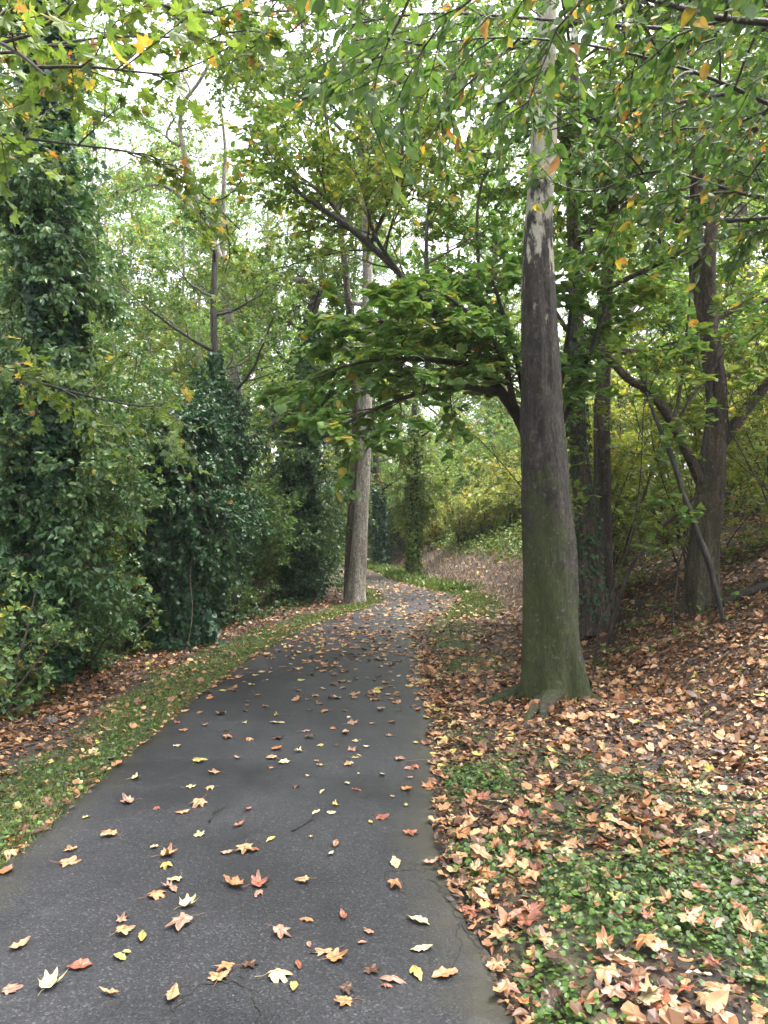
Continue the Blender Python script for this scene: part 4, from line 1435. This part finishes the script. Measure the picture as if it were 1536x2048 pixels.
def oval_shape(seed):
    q = np.random.default_rng(seed)
    n = 28
    a = np.linspace(-np.pi / 2, 1.5 * np.pi, n, endpoint=False)
    w_ = q.uniform(.42, .55)
    t = np.linspace(0, 1, n // 2 + 1)
    wd_ = w_ * np.sin(np.pi * t) ** .8 * (1 - .25 * t) * (1 + .05 * np.sin(t * 40 + seed))
    yy = -.9 + 1.95 * t
    xs = np.concatenate([wd_, -wd_[-2:0:-1]])
    ys_ = np.concatenate([yy, yy[-2:0:-1]])
    xs = xs + .05 * q.normal(0, 1, len(xs)) * (np.abs(xs) > .1)
    return np.arctan2(ys_, xs), np.hypot(xs, ys_)


def leaf_mesh(kind, seed, curl):
    """one leaf, unit radius about .5, with bends, ribs (tint=1 on ribs) and a stalk"""
    q = np.random.default_rng(seed)
    a, r = star_shape(seed) if kind == 'star' else oval_shape(seed)
    n = len(a)
    rings = [0.0, .3, .6, .82, 1.0]
    V, T = [(0, 0, 0)], [1.0]
    b1, b2, ph = q.normal(0, curl), abs(q.normal(curl, curl * .5)), q.uniform(0, 6.28)
    for k in rings[1:]:
        for ai, ri in zip(a, r):
            x, y = ri * k * math.cos(ai) * .5, ri * k * math.sin(ai) * .5
            rd = math.hypot(x, y) * 2
            z = b1 * x * x * 1.6 + b2 * rd ** 2 * .35 + .10 * curl * rd * rd * math.sin(3 * ai + ph) + .05 * rd * math.sin(5 * ai + ph)
            if kind != 'star':
                z += .35 * abs(x)
            V.append((x, y, z))
            lob = (ri > .8 and k < 1) if kind == 'star' else (abs(x) < .02)
            T.append(.7 if lob and k < .9 else (.35 if k == 1 else 0))
    f3 = [(0, 1 + i, 1 + (i + 1) % n) for i in range(n)]
    f4 = []
    for k in range(len(rings) - 2):
        o1, o2 = 1 + k * n, 1 + (k + 1) * n
        f4 += [(o1 + i, o2 + i, o2 + (i + 1) % n, o1 + (i + 1) % n) for i in range(n)]
    V = np.array(V)
    A = Acc().add(V, [np.array(f3), np.array(f4)], np.array(T))
    st = np.array([[0, 0, .0], [.0, -.2, .01], [.03, -.4, .02 + .1 * curl], [.08 * q.normal(), -.62, .04]])
    if kind == 'star':
        Vs, Qs = tube_batch(st[None], np.array([[.008, .008, .010, .014]]), 4)
        A.add(Vs, Qs, np.full(len(Vs), .8))
    return A


LC = {'tan': ((.27, .145, .07), (.52, .31, .15)), 'orange': ((.28, .115, .045), (.48, .22, .09)), 'rusty': ((.15, .05, .03), (.32, .11, .055)),
      'dark brown': ((.035, .018, .012), (.12, .055, .03)), 'pinkish brown': ((.22, .11, .075), (.40, .23, .15)),
      'yellow': ((.30, .22, .05), (.48, .39, .11)), 'pale cream': ((.34, .27, .13), (.54, .46, .26))}
LM = {k: flat_leaf("fallen leaf " + k, *v) for k, v in LC.items()}
protos = {}


def leaf_proto(colr, kind, var):
    key = (colr, kind, var)
    if key not in protos:
        o = leaf_mesh(kind, 100 + var * 7 + (50 if kind == 'star' else 0), (.06, .22, .5)[var % 3]).build("fallen_leaf", LM[colr], smooth=True)
        COL.objects.unlink(o)
        protos[key] = o
    return protos[key]


ZX = lambda x, y: (x * .5859, 1400 + y * .5859)
c_ = dict(t='tan', o='orange', r='rusty', d='dark brown', p='pinkish brown', y='yellow', c='pale cream')
hand = []   # (photo x, photo y, colour, kind, size m)
for s in """735 262 t s 11;680 370 t s 13;380 478 t s 12;242 527 t s 10;230 572 t s 14;570 550 o s 13;835 530 t s 12;868 530 r s 10;530 690 o s 13;415 775 p s 11;420 820 t s 11;635 725 c s 11;625 787 p s 15;1345 650 o s 14;1110 885 t s 12;
1140 905 o s 11;775 945 o s 11;745 975 t s 11;945 968 c s 13;945 143 d s 13;1460 305 o s 14;1385 315 o s 12;30 537 t s 14;440 362 p s 12;880 650 r s 12;1400 465 r s 12;1300 415 r s 12;930 213 t s 11;970 228 c o 10;1200 90 p s 14;1040 120 p s 12;
945 183 o s 11;675 225 y s 12;1190 236 t s 10;1360 215 p s 11;800 655 o o 13;1430 775 c o 12;1440 870 c o 10;1420 950 y o 11;1515 960 o o 11;1335 980 p o 11;590 1040 t o 11;485 838 y o 9;410 907 y o 7;275 935 r o 10;165 1005 c s 13;
30 1015 p s 9;65 865 t o 9;380 1033 t o 10;955 820 p s 11;1045 775 o o 8;1172 762 r o 7;1260 815 p o 6;1180 1055 o s 10;1182 1015 d s 8;1265 945 d s 9;850 928 d s 8;1003 1005 y o 6;1145 512 p o 9;1350 575 c o 10;1465 572 p o 9;1040 640 t s 9;
568 585 y s 9;925 495 y o 7;603 632 c s 10;530 522 c s 6;680 480 c s 9;622 402 o o 9;535 385 r s 7;815 447 r o 8;775 542 p o 8;848 392 r o 7;720 315 t s 9;648 312 c s 9;460 280 c s 9;605 167 c s 9;700 97 t s 9;835 92 c s 6;775 115 d s 7;775 140 o s 12;
850 147 o s 9;630 112 o s 10;605 87 r s 9;227 355 o s 8;332 290 o o 7;292 415 y o 5;1145 375 y s 6;1385 372 y o 6;1130 403 c o 6;1078 402 c o 6;1305 268 c o 7;1225 267 c o 4;1050 275 c o 4;1020 190 c s 9;810 213 p o 7;1010 312 d s 8;1420 155 y s 7;
1020 0 t s 9;1300 42 t s 13;1360 45 d s 8;1425 43 o s 9;1210 5 p s 8;1285 5 d s 12;1110 50 o s 11;945 65 y s 9;960 90 c s 9;940 90 c s 9;1190 70 c s 6;1270 92 p o 6;1135 110 o s 7;1330 132 p s 9;1180 125 t o 11;1055 140 d s 12;1215 152 c s 7;1250 172 c o 6;1095 168 y s 8;
1150 168 d s 6;1200 183 p s 11;1210 210 y s 8;1225 203 c o 5;1415 240 r s 12;1395 243 p s 10;925 247 o s 5;1080 225 o s 6;1095 238 t s 6;1340 345 y o 4;1100 330 c o 7;1215 322 r o 8;1185 300 c o 6;1400 278 p o 6;590 665 p o 8;885 680 p o 8;575 660 p s 7;1265 433 y o 5;
1130 545 c o 5;1055 860 p o 4;1235 852 p o 4;1060 488 y o 4;1018 930 r o 6;433 888 y o 4;1320 1000 r o 5""".replace("\n", "").split(";"):
    x, y, c1, k1, s1 = s.split()
    hx, hy = ZX(float(x), float(y))
    hand.append((hx, hy, c_[c1], 'star' if k1 == 's' else 'oval', float(s1) / 100))
ind = []    # x, y, colour, kind, size, where
for hx, hy, c1, k1, s1 in hand:
    d = CAM_H * F / (hy - HZ)
    ind.append(((hx - 768) / F * d, d, c1, k1, s1 * 1.03, 'path'))
for hx, hy, c1, k1, s1 in [(1000, 1885, 'tan', 'star', .15), (1275, 1835, 'tan', 'star', .16), (1430, 1730, 'tan', 'star', .17), (1390, 1855, 'pale cream', 'oval', .11), (1210, 1682, 'orange', 'star', .12),
                           (1480, 1825, 'orange', 'star', .14), (1020, 1745, 'tan', 'star', .13), (1075, 1720, 'orange', 'star', .14), (1240, 1780, 'orange', 'star', .14), (990, 1800, 'orange', 'oval', .14), (1400, 1800, 'rusty', 'star', .12),
                           (1140, 1715, 'tan', 'star', .13), (905, 1655, 'tan', 'star', .10), (1330, 1640, 'orange', 'star', .14), (1250, 1950, 'pale cream', 'oval', .10), (1310, 1920, 'tan', 'oval', .11), (1000, 2005, 'orange', 'oval', .10), (1045, 2020, 'orange', 'oval', .11)]:
    d = CAM_H * F / (hy - HZ)
    ind.append(((hx - 768) / F * d, d, c1, k1, s1, 'clover'))
# random litter: candidates over both verges
cand = []


def scatter(n, x0, x1, y0, y1, dens):
    x = R.uniform(x0, x1, n)
    y = R.uniform(y0, y1, n)
    k = R.random(n) < dens(x, y)
    return x[k], y[k]


def lit_dens(x, y):
    dl, dr = XL(y) - x, x - XR(y)
    g_ = grassy(x, y)
    right = (dr > 0) * (1 - .66 * g_) * (1 - .12 * (y < 5)) * (.55 + .45 * vnoise(x, y, .5, 12))
    left = (dl > 0) * np.where(dl < .8, .42, 1.0) * (1 - sst(1.9, 2.6, dl) * .75) * (.5 + .5 * vnoise(x, y, .5, 13))
    onp = ((dl <= 0) & (dr <= 0)) * (.26 * sst(6, 7.5, y) + .15 * sst(9, 13, y) - .10 * sst(14, 18, y)) * (.4 + 1.2 * vnoise(x, y, .7, 14))
    onp = onp + ((dl <= 0) & (dr <= 0)) * .75 * (1 - sst(0, .09, -np.maximum(dl, dr)))
    return right + left + onp


for x0, x1, y0, y1, dn in [(.3, 4.5, 1.2, 5, 480), (-4.5, -1.9, 2.5, 9, 360), (.3, 6.5, 5, 9, 420), (-1.9, .6, 5, 9, 110), (-5.5, 8, 9, 14, 230), (-4, 9, 14, 20, 170), (-4, 9, 20, 30, 90), (2.5, 9, 1, 9, 60)]:
    A_ = (x1 - x0) * (y1 - y0)
    x, y = scatter(int(A_ * dn), x0, x1, y0, y1, lit_dens)
    cand.append(np.stack([x, y], 1))
cand = np.concatenate(cand)
onpath = (cand[:, 0] > XL(cand[:, 1])) & (cand[:, 0] < XR(cand[:, 1]))
S = np.where(onpath, R.uniform(.055, .14, len(cand)), .04 + .105 * R.random(len(cand)) ** 1.4)
S = S * np.where(cand[:, 0] < XL(cand[:, 1]), .85, 1)
# apparent size inside the frame
px = 768 + cand[:, 0] / cand[:, 1] * F
py = HZ + (CAM_H - gz(cand[:, 0], cand[:, 1])) / cand[:, 1] * F
vis = (px > 10) & (px < 1526) & (py < 2030)
app = np.where(vis, S / cand[:, 1], 0)
n_more = 300 - len(ind)
pick = np.argsort(-app)[:n_more]
mask = np.zeros(len(cand), bool)
mask[pick] = True
rc = np.array(['tan', 'orange', 'rusty', 'dark brown', 'pinkish brown', 'yellow', 'pale cream'])
for i in np.where(mask)[0]:
    x, y = cand[i]
    c1 = str(R.choice(rc, p=[.30, .24, .14, .11, .13, .03, .05]))
    k1 = 'star' if R.random() < .72 else 'oval'
    wh = 'path' if onpath[i] else ('clover' if x > 0 else 'verge')
    ind.append((x, y, c1, k1, S[i], wh))


def where_words(x, y, wh):
    band = 'at the very front' if y < 3.2 else 'at the front' if y < 3.9 else 'before the mossy trunk' if y < 5.6 else 'beside the mossy trunk' if y < 8 else 'past the mossy trunk'
    if wh == 'path':
        f = (x - XL(y)) / (XR(y) - XL(y))
        side = 'left asphalt' if f < .33 else 'middle asphalt' if f < .66 else 'right asphalt'
        return f"on the {side}, {band}"
    if wh == 'verge':
        return f"on the left grass verge {band}"
    side = 'beside the asphalt edge' if x - XR(y) < .35 else 'in the clover' if x - XR(y) < 1.0 else 'in the rightmost clover'
    return f"{side} {band}"


grp = {}
for e in ind:
    key = (e[2], e[3], where_words(e[0], e[1], e[5]))
    grp.setdefault(key, []).append(e)
ordn = ["nearest", "second nearest", "third nearest", "fourth nearest", "fifth nearest", "sixth nearest", "seventh nearest", "eighth nearest", "ninth nearest", "tenth nearest"] + [f"{w_} nearest" for w_ in ords[10:]]
PI2 = 2 * np.pi
from mathutils import Matrix
for (c1, k1, ww), es in grp.items():
    es.sort(key=lambda e: e[1])
    for j, (x, y, _, _, s1, wh) in enumerate(es):
        o = leaf_proto(c1, k1, int(R.integers(0, 9))).copy()
        COL.objects.link(o)
        nme = 'star-shaped' if k1 == 'star' else 'oval'
        o.name = "fallen_leaf"
        o['label'] = (f"{ordn[j]} " if len(es) > 1 else "") + f"{c1} {nme} leaf {ww}"
        o['category'] = "fallen leaf"
        o['group'] = {'path': "fallen leaves on the asphalt", 'clover': "fallen leaves in the clover", 'verge': "fallen leaves on the left verge"}[wh]
        nn = Vector(gn(np.array([x]), np.array([y]))[0]) if wh != 'path' else Vector((0, 0, 1))
        nn = (nn + Vector(R.normal(0, .08 if wh == 'path' else .26, 3))).normalized()
        zz = float(path_z(x, y)) + .006 if wh == 'path' else float(gz(x, y)) + R.uniform(.015, .05)
        rot = nn.to_track_quat('Z', 'Y').to_matrix().to_4x4() @ Matrix.Rotation(R.uniform(0, PI2), 4, 'Z')
        sx = R.uniform(.85, 1.15)
        if R.random() < .18:
            sx *= .55      # folded in on itself
        flip = -1 if (R.random() < .25) else 1
        if flip < 0:
            zz += s1 * .12
        o.matrix_world = Matrix.Translation((x, y, zz)) @ rot @ Matrix.Diagonal((s1 * sx * 1.0, s1, s1 * flip, 1))

# the mass of the litter: one stuff object
a_, r_ = star_shape(3)
sel = np.array([0, 4, 7, 10, 13, 16, 19, 22, 25, 28, 31, 34, 37, 40])
TM['star'] = (np.array([(r_[i] * math.cos(a_[i]) * .5, r_[i] * math.sin(a_[i]) * .5 + .3, .10 * (r_[i] > .6)) for i in sel] + [(0, .3, 0)]), np.array([(len(sel), i, (i + 1) % len(sel)) for i in range(len(sel))]))


def lit_tint(n, onp=None):
    t = R.choice([.08, .25, .42, .58, .75, .85, 1.0], n, p=[.27, .25, .19, .14, .09, .04, .02]) + R.normal(0, .05, n)
    return np.clip(t, 0, 1)


rest = cand[~mask]
rs = S[~mask]
rop = onpath[~mask]
n = len(rest)
base = np.stack([rest[:, 0], rest[:, 1], np.where(rop, path_z(rest[:, 0], rest[:, 1]) + .008, gz(rest[:, 0], rest[:, 1]) + R.uniform(.005, .045, n))], 1)
N = gn(rest[:, 0], rest[:, 1])
N = nrm(N + R.normal(0, 1, (n, 3)) * np.where(rop, .08, .30)[:, None])
D = nrm(np.cross(N, R.normal(0, 1, (n, 3))))
st = R.random(n) < .72
la = Acc()
tt = lit_tint(n)
tt = np.where(rop, np.clip(tt + .12, 0, 1), tt)
put_leaves(la, base[st], D[st], N[st], rs[st], 'star', tt[st], .45)
put_leaves(la, base[~st], D[~st], N[~st], rs[~st] * .9, 'oval', tt[~st], .5)
# small crumbs of leaf between
x, y = scatter(110000, -4.2, 5.5, 1.6, 10, lambda x, y: np.clip(lit_dens(x, y) * ((x > XR(y) - .09) | (x < XL(y) + .05)) + .6 * ((x > XR(y) - .06) & (x < XR(y) + .2)), 0, 1))
n = len(x)
b_ = np.stack([x, y, np.maximum(gz(x, y), np.where((x < XR(y)) & (x > XL(y)), path_z(x, y), -1)) + R.uniform(.002, .014, n)], 1)
N = nrm(gn(x, y) + R.normal(0, .3, (n, 3)))
put_leaves(la, b_, nrm(np.cross(N, R.normal(0, 1, (n, 3)))), N, R.uniform(.015, .05, n), 'diamond', np.clip(lit_tint(n) - .12, 0, 1), .5)
# broken bits of twig among the leaves
x, y = scatter(2600, -4.2, 6.5, 1.8, 12, lambda x, y: lit_dens(x, y) * ((x > XR(y)) | (x < XL(y))))
n = len(x)
tw = grow(np.stack([x, y, gz(x, y) + R.uniform(.01, .05, n)], 1), nrm(R.normal(0, 1, (n, 3)) * np.array([1, 1, .12])), R.uniform(.06, .35, n), 5, .12, 0)
tw[:, :, 2] = gz(tw[:, :, 0], tw[:, :, 1]) + .02 + R.uniform(0, .03, (n, 1))
V, Qd = tube_batch(tw, R.uniform(.0015, .005, (n, 1)) * np.linspace(1, .5, 5)[None], 4)
la.add(V, Qd, np.full(len(V), .06))
o = la.build("leaf_litter", M['litter'])
tagk(o, 'stuff', "thick carpet of brown and orange fallen leaves on both verges", "leaf litter")

# clover and ground ivy
def clov_d(x, y):
    dl, dr = XL(y) - x, x - XR(y)
    g_ = grassy(x, y)
    return np.clip(np.where(dr > 0, g_ * (y < 7.5) + .05, 0) + np.where(dl > 0, g_ * .55 + .35 * sst(1.6, 2.4, dl), 0), 0, 1)


la = Acc()
for x0, x1, y0, y1, dn in [(.3, 3.4, 1.6, 5.2, 2900), (.3, 4.5, 5.2, 9, 900), (-3.4, -1.9, 2.5, 6, 1600), (-5, -1.3, 6, 13, 800)]:
    x, y = scatter(int((x1 - x0) * (y1 - y0) * dn), x0, x1, y0, y1, clov_d)
    n = len(x)
    h = R.uniform(.01, .055, n) * (.6 + .8 * vnoise(x, y, .25, 44))
    b_ = np.stack([x, y, gz(x, y) + h], 1)
    N = nrm(gn(x, y) + R.normal(0, .32, (n, 3)))
    put_leaves(la, b_, nrm(np.cross(N, R.normal(0, 1, (n, 3)))), N, R.uniform(.013, .032, n), 'heart', np.clip(R.normal(.33, .2, n), 0, .9), .3)
o = la.build("clover_cover", M['clover'])
tagk(o, 'stuff', "low green clover and ground ivy growing through the fallen leaves", "ground cover")


def grass_d(x, y):
    dl, dr = XL(y) - x, x - XR(y)
    g_ = grassy(x, y)
    return np.clip(np.where(dl > -.06, g_, 0) + np.where(dr > 0, g_ * np.where(y > 7.5, 1, .14), 0), 0, 1)


la = Acc()
for x0, x1, y0, y1, dn, s0, s1 in [(-3.1, -1.85, 2.5, 8, 5200, .025, .06), (-3.0, .4, 8, 15, 2600, .03, .075), (.3, 3.0, 1.8, 8, 900, .03, .08), (.4, 3, 8, 13, 1500, .03, .06),
                                   (-3, 5, 13, 20, 1500, .03, .07), (0, 7, 18, 26, 500, .10, .25), (-9, 3, 24, 45, 130, .12, .25)]:
    x, y = scatter(int((x1 - x0) * (y1 - y0) * dn), x0, x1, y0, y1, grass_d)
    n = len(x)
    b_ = np.stack([x, y, gz(x, y) - .005], 1)
    D = nrm(np.stack([R.normal(0, .55, n), R.normal(0, .55, n), np.ones(n)], 1))
    N = nrm(R.normal(0, 1, (n, 3)))
    tt = np.clip(R.normal(.42, .18, n) + .35 * (vnoise(x, y, .5, 45) - .5), 0, 1)
    wide = 1.0 if y0 < 13 else 1.8
    V_, F_ = TM['blade']
    V2 = V_.copy()
    V2[:, 0] *= wide * (1.2 if y0 < 9 else 2)
    put_leaves(la, b_, D, N, R.uniform(s0, s1, n), (V2, F_), tt, .6)
o = la.build("grass", M['grass'])
tagk(o, 'stuff', "short green grass along both edges of the path", "grass")

# dry stalks and weeds on the far bank
def stalk_d(x, y):
    s_ = x - np.interp(y, FY, FX)
    return (x > XR(y) + .5) * sst(-.3, .4, s_) * (1 - sst(1.8, 3.2, s_) * .8)


la = Acc()
x, y = scatter(13000, .3, 6, 15.2, 24, stalk_d)
n = len(x)
V_, F_ = TM['blade']
V2 = V_.copy()
V2[:, 0] *= .55
D = nrm(np.stack([R.normal(0, .4, n), R.normal(0, .4, n), np.ones(n)], 1))
put_leaves(la, np.stack([x, y, gz(x, y)], 1), D, nrm(R.normal(0, 1, (n, 3))), R.uniform(.06, .24, n), (V2, F_), np.clip(R.normal(.5, .25, n), 0, 1), .5)
o = la.build("dry_stalks", M['stalk'])
tagk(o, 'stuff', "pale dry stalks standing on the bank beyond the bend", "dry grass")
la = Acc()
x, y = scatter(16000, 1, 9, 15.5, 26, lambda x, y: sst(.9, 2.0, x - np.interp(y, FY, FX)))
n = len(x)
N = nrm(gn(x, y) + R.normal(0, .4, (n, 3)))
put_leaves(la, np.stack([x, y, gz(x, y) + R.uniform(.02, .35, n)], 1), nrm(np.cross(N, R.normal(0, 1, (n, 3)))), N, R.uniform(.04, .085, n), 'heart', np.clip(R.normal(.75, .15, n), 0, 1), .4)
# dark ivy carpet under the left thicket
x, y = scatter(42000, -9, -1.6, 6, 24, lambda x, y: sst(1.35, 2.1, XL(y) - x + .5 * vnoise(x, y, .8, 46)))
n = len(x)
N = nrm(gn(x, y) + R.normal(0, .5, (n, 3)))
put_leaves(la, np.stack([x, y, gz(x, y) + R.uniform(.02, .3, n) * vnoise(x, y, .5, 47)], 1), nrm(np.cross(N, R.normal(0, 1, (n, 3)))), N, R.uniform(.04, .085, n), 'heart', np.clip(R.normal(.1, .1, n), 0, .5), .4)
# sparse weeds on the right bank
x, y = scatter(9000, 2.4, 9, 5.5, 15, lambda x, y: sst(.5, .85, vnoise(x, y, .7, 48)))
n = len(x)
N = nrm(gn(x, y) + R.normal(0, .5, (n, 3)))
put_leaves(la, np.stack([x, y, gz(x, y) + R.uniform(.02, .14, n)], 1), nrm(np.cross(N, R.normal(0, 1, (n, 3)))), N, R.uniform(.03, .07, n), 'heart', np.clip(R.normal(.35, .12, n), 0, .8), .4)
o = la.build("weeds", M['clover'])
tagk(o, 'stuff', "low weeds and creeping ivy under the trees and on the banks", "ground cover")

# two twigs lying on the asphalt
for lab, pts in [("thin dark forked twig lying on the asphalt, left of the other twig", [(418, 1655), (424, 1638), (436, 1628), (432, 1640)]),
                 ("longer thin dark twig lying on the asphalt, nearer the path's middle", [(586, 1674), (600, 1664), (618, 1654), (628, 1640)])]:
    q = []
    for a, b_ in pts:
        d = CAM_H * F / (b_ - HZ)
        p = at(a, b_, d)
        q.append([p[0], p[1], float(path_z(p[0], p[1])) + .006])
    q = resample(np.array(q), 16, 1)
    q[:, 0] += R.normal(0, .003, 16)
    V, Qd = tube_batch(q[None], np.linspace(.006, .002, 16)[None], 5)
    A = Acc().add(V, Qd)
    side = np.array([q[8], q[8] + [.03, .03, .004], q[8] + [.05, .08, .006]])
    V, Qd = tube_batch(side[None], np.array([[.004, .003, .001]]), 5)
    A.add(V, Qd)
    o = A.build("fallen_twig", M['bark_dark'], smooth=True)
    o['label'] = lab
    o['category'] = "twig"
print("faces", sum(len(m.polygons) for m in bpy.data.meshes))


# ------------------------------------------------------------------ thin moist air over the whole place
hm, hn = newmat("haze air")
pv = hn.nodes.new("ShaderNodeVolumePrincipled")
pv.inputs['Color'].default_value = (.95, .97, 1, 1)
pv.inputs['Density'].default_value = .0007
pv.inputs['Anisotropy'].default_value = .2
ho = hn.nodes.new("ShaderNodeOutputMaterial")
hn.links.new(pv.outputs[0], ho.inputs['Volume'])
V = np.array([(x, y, z) for z in (-3, 34) for y in (-36, 226) for x in (-136, 136)], float)
hb = Acc().add(V, np.array([(0, 2, 3, 1), (4, 5, 7, 6), (0, 1, 5, 4), (2, 6, 7, 3), (0, 4, 6, 2), (1, 3, 7, 5)])).build("haze", hm)
tagk(hb, 'stuff', "thin pale moist air filling the wood", "haze")
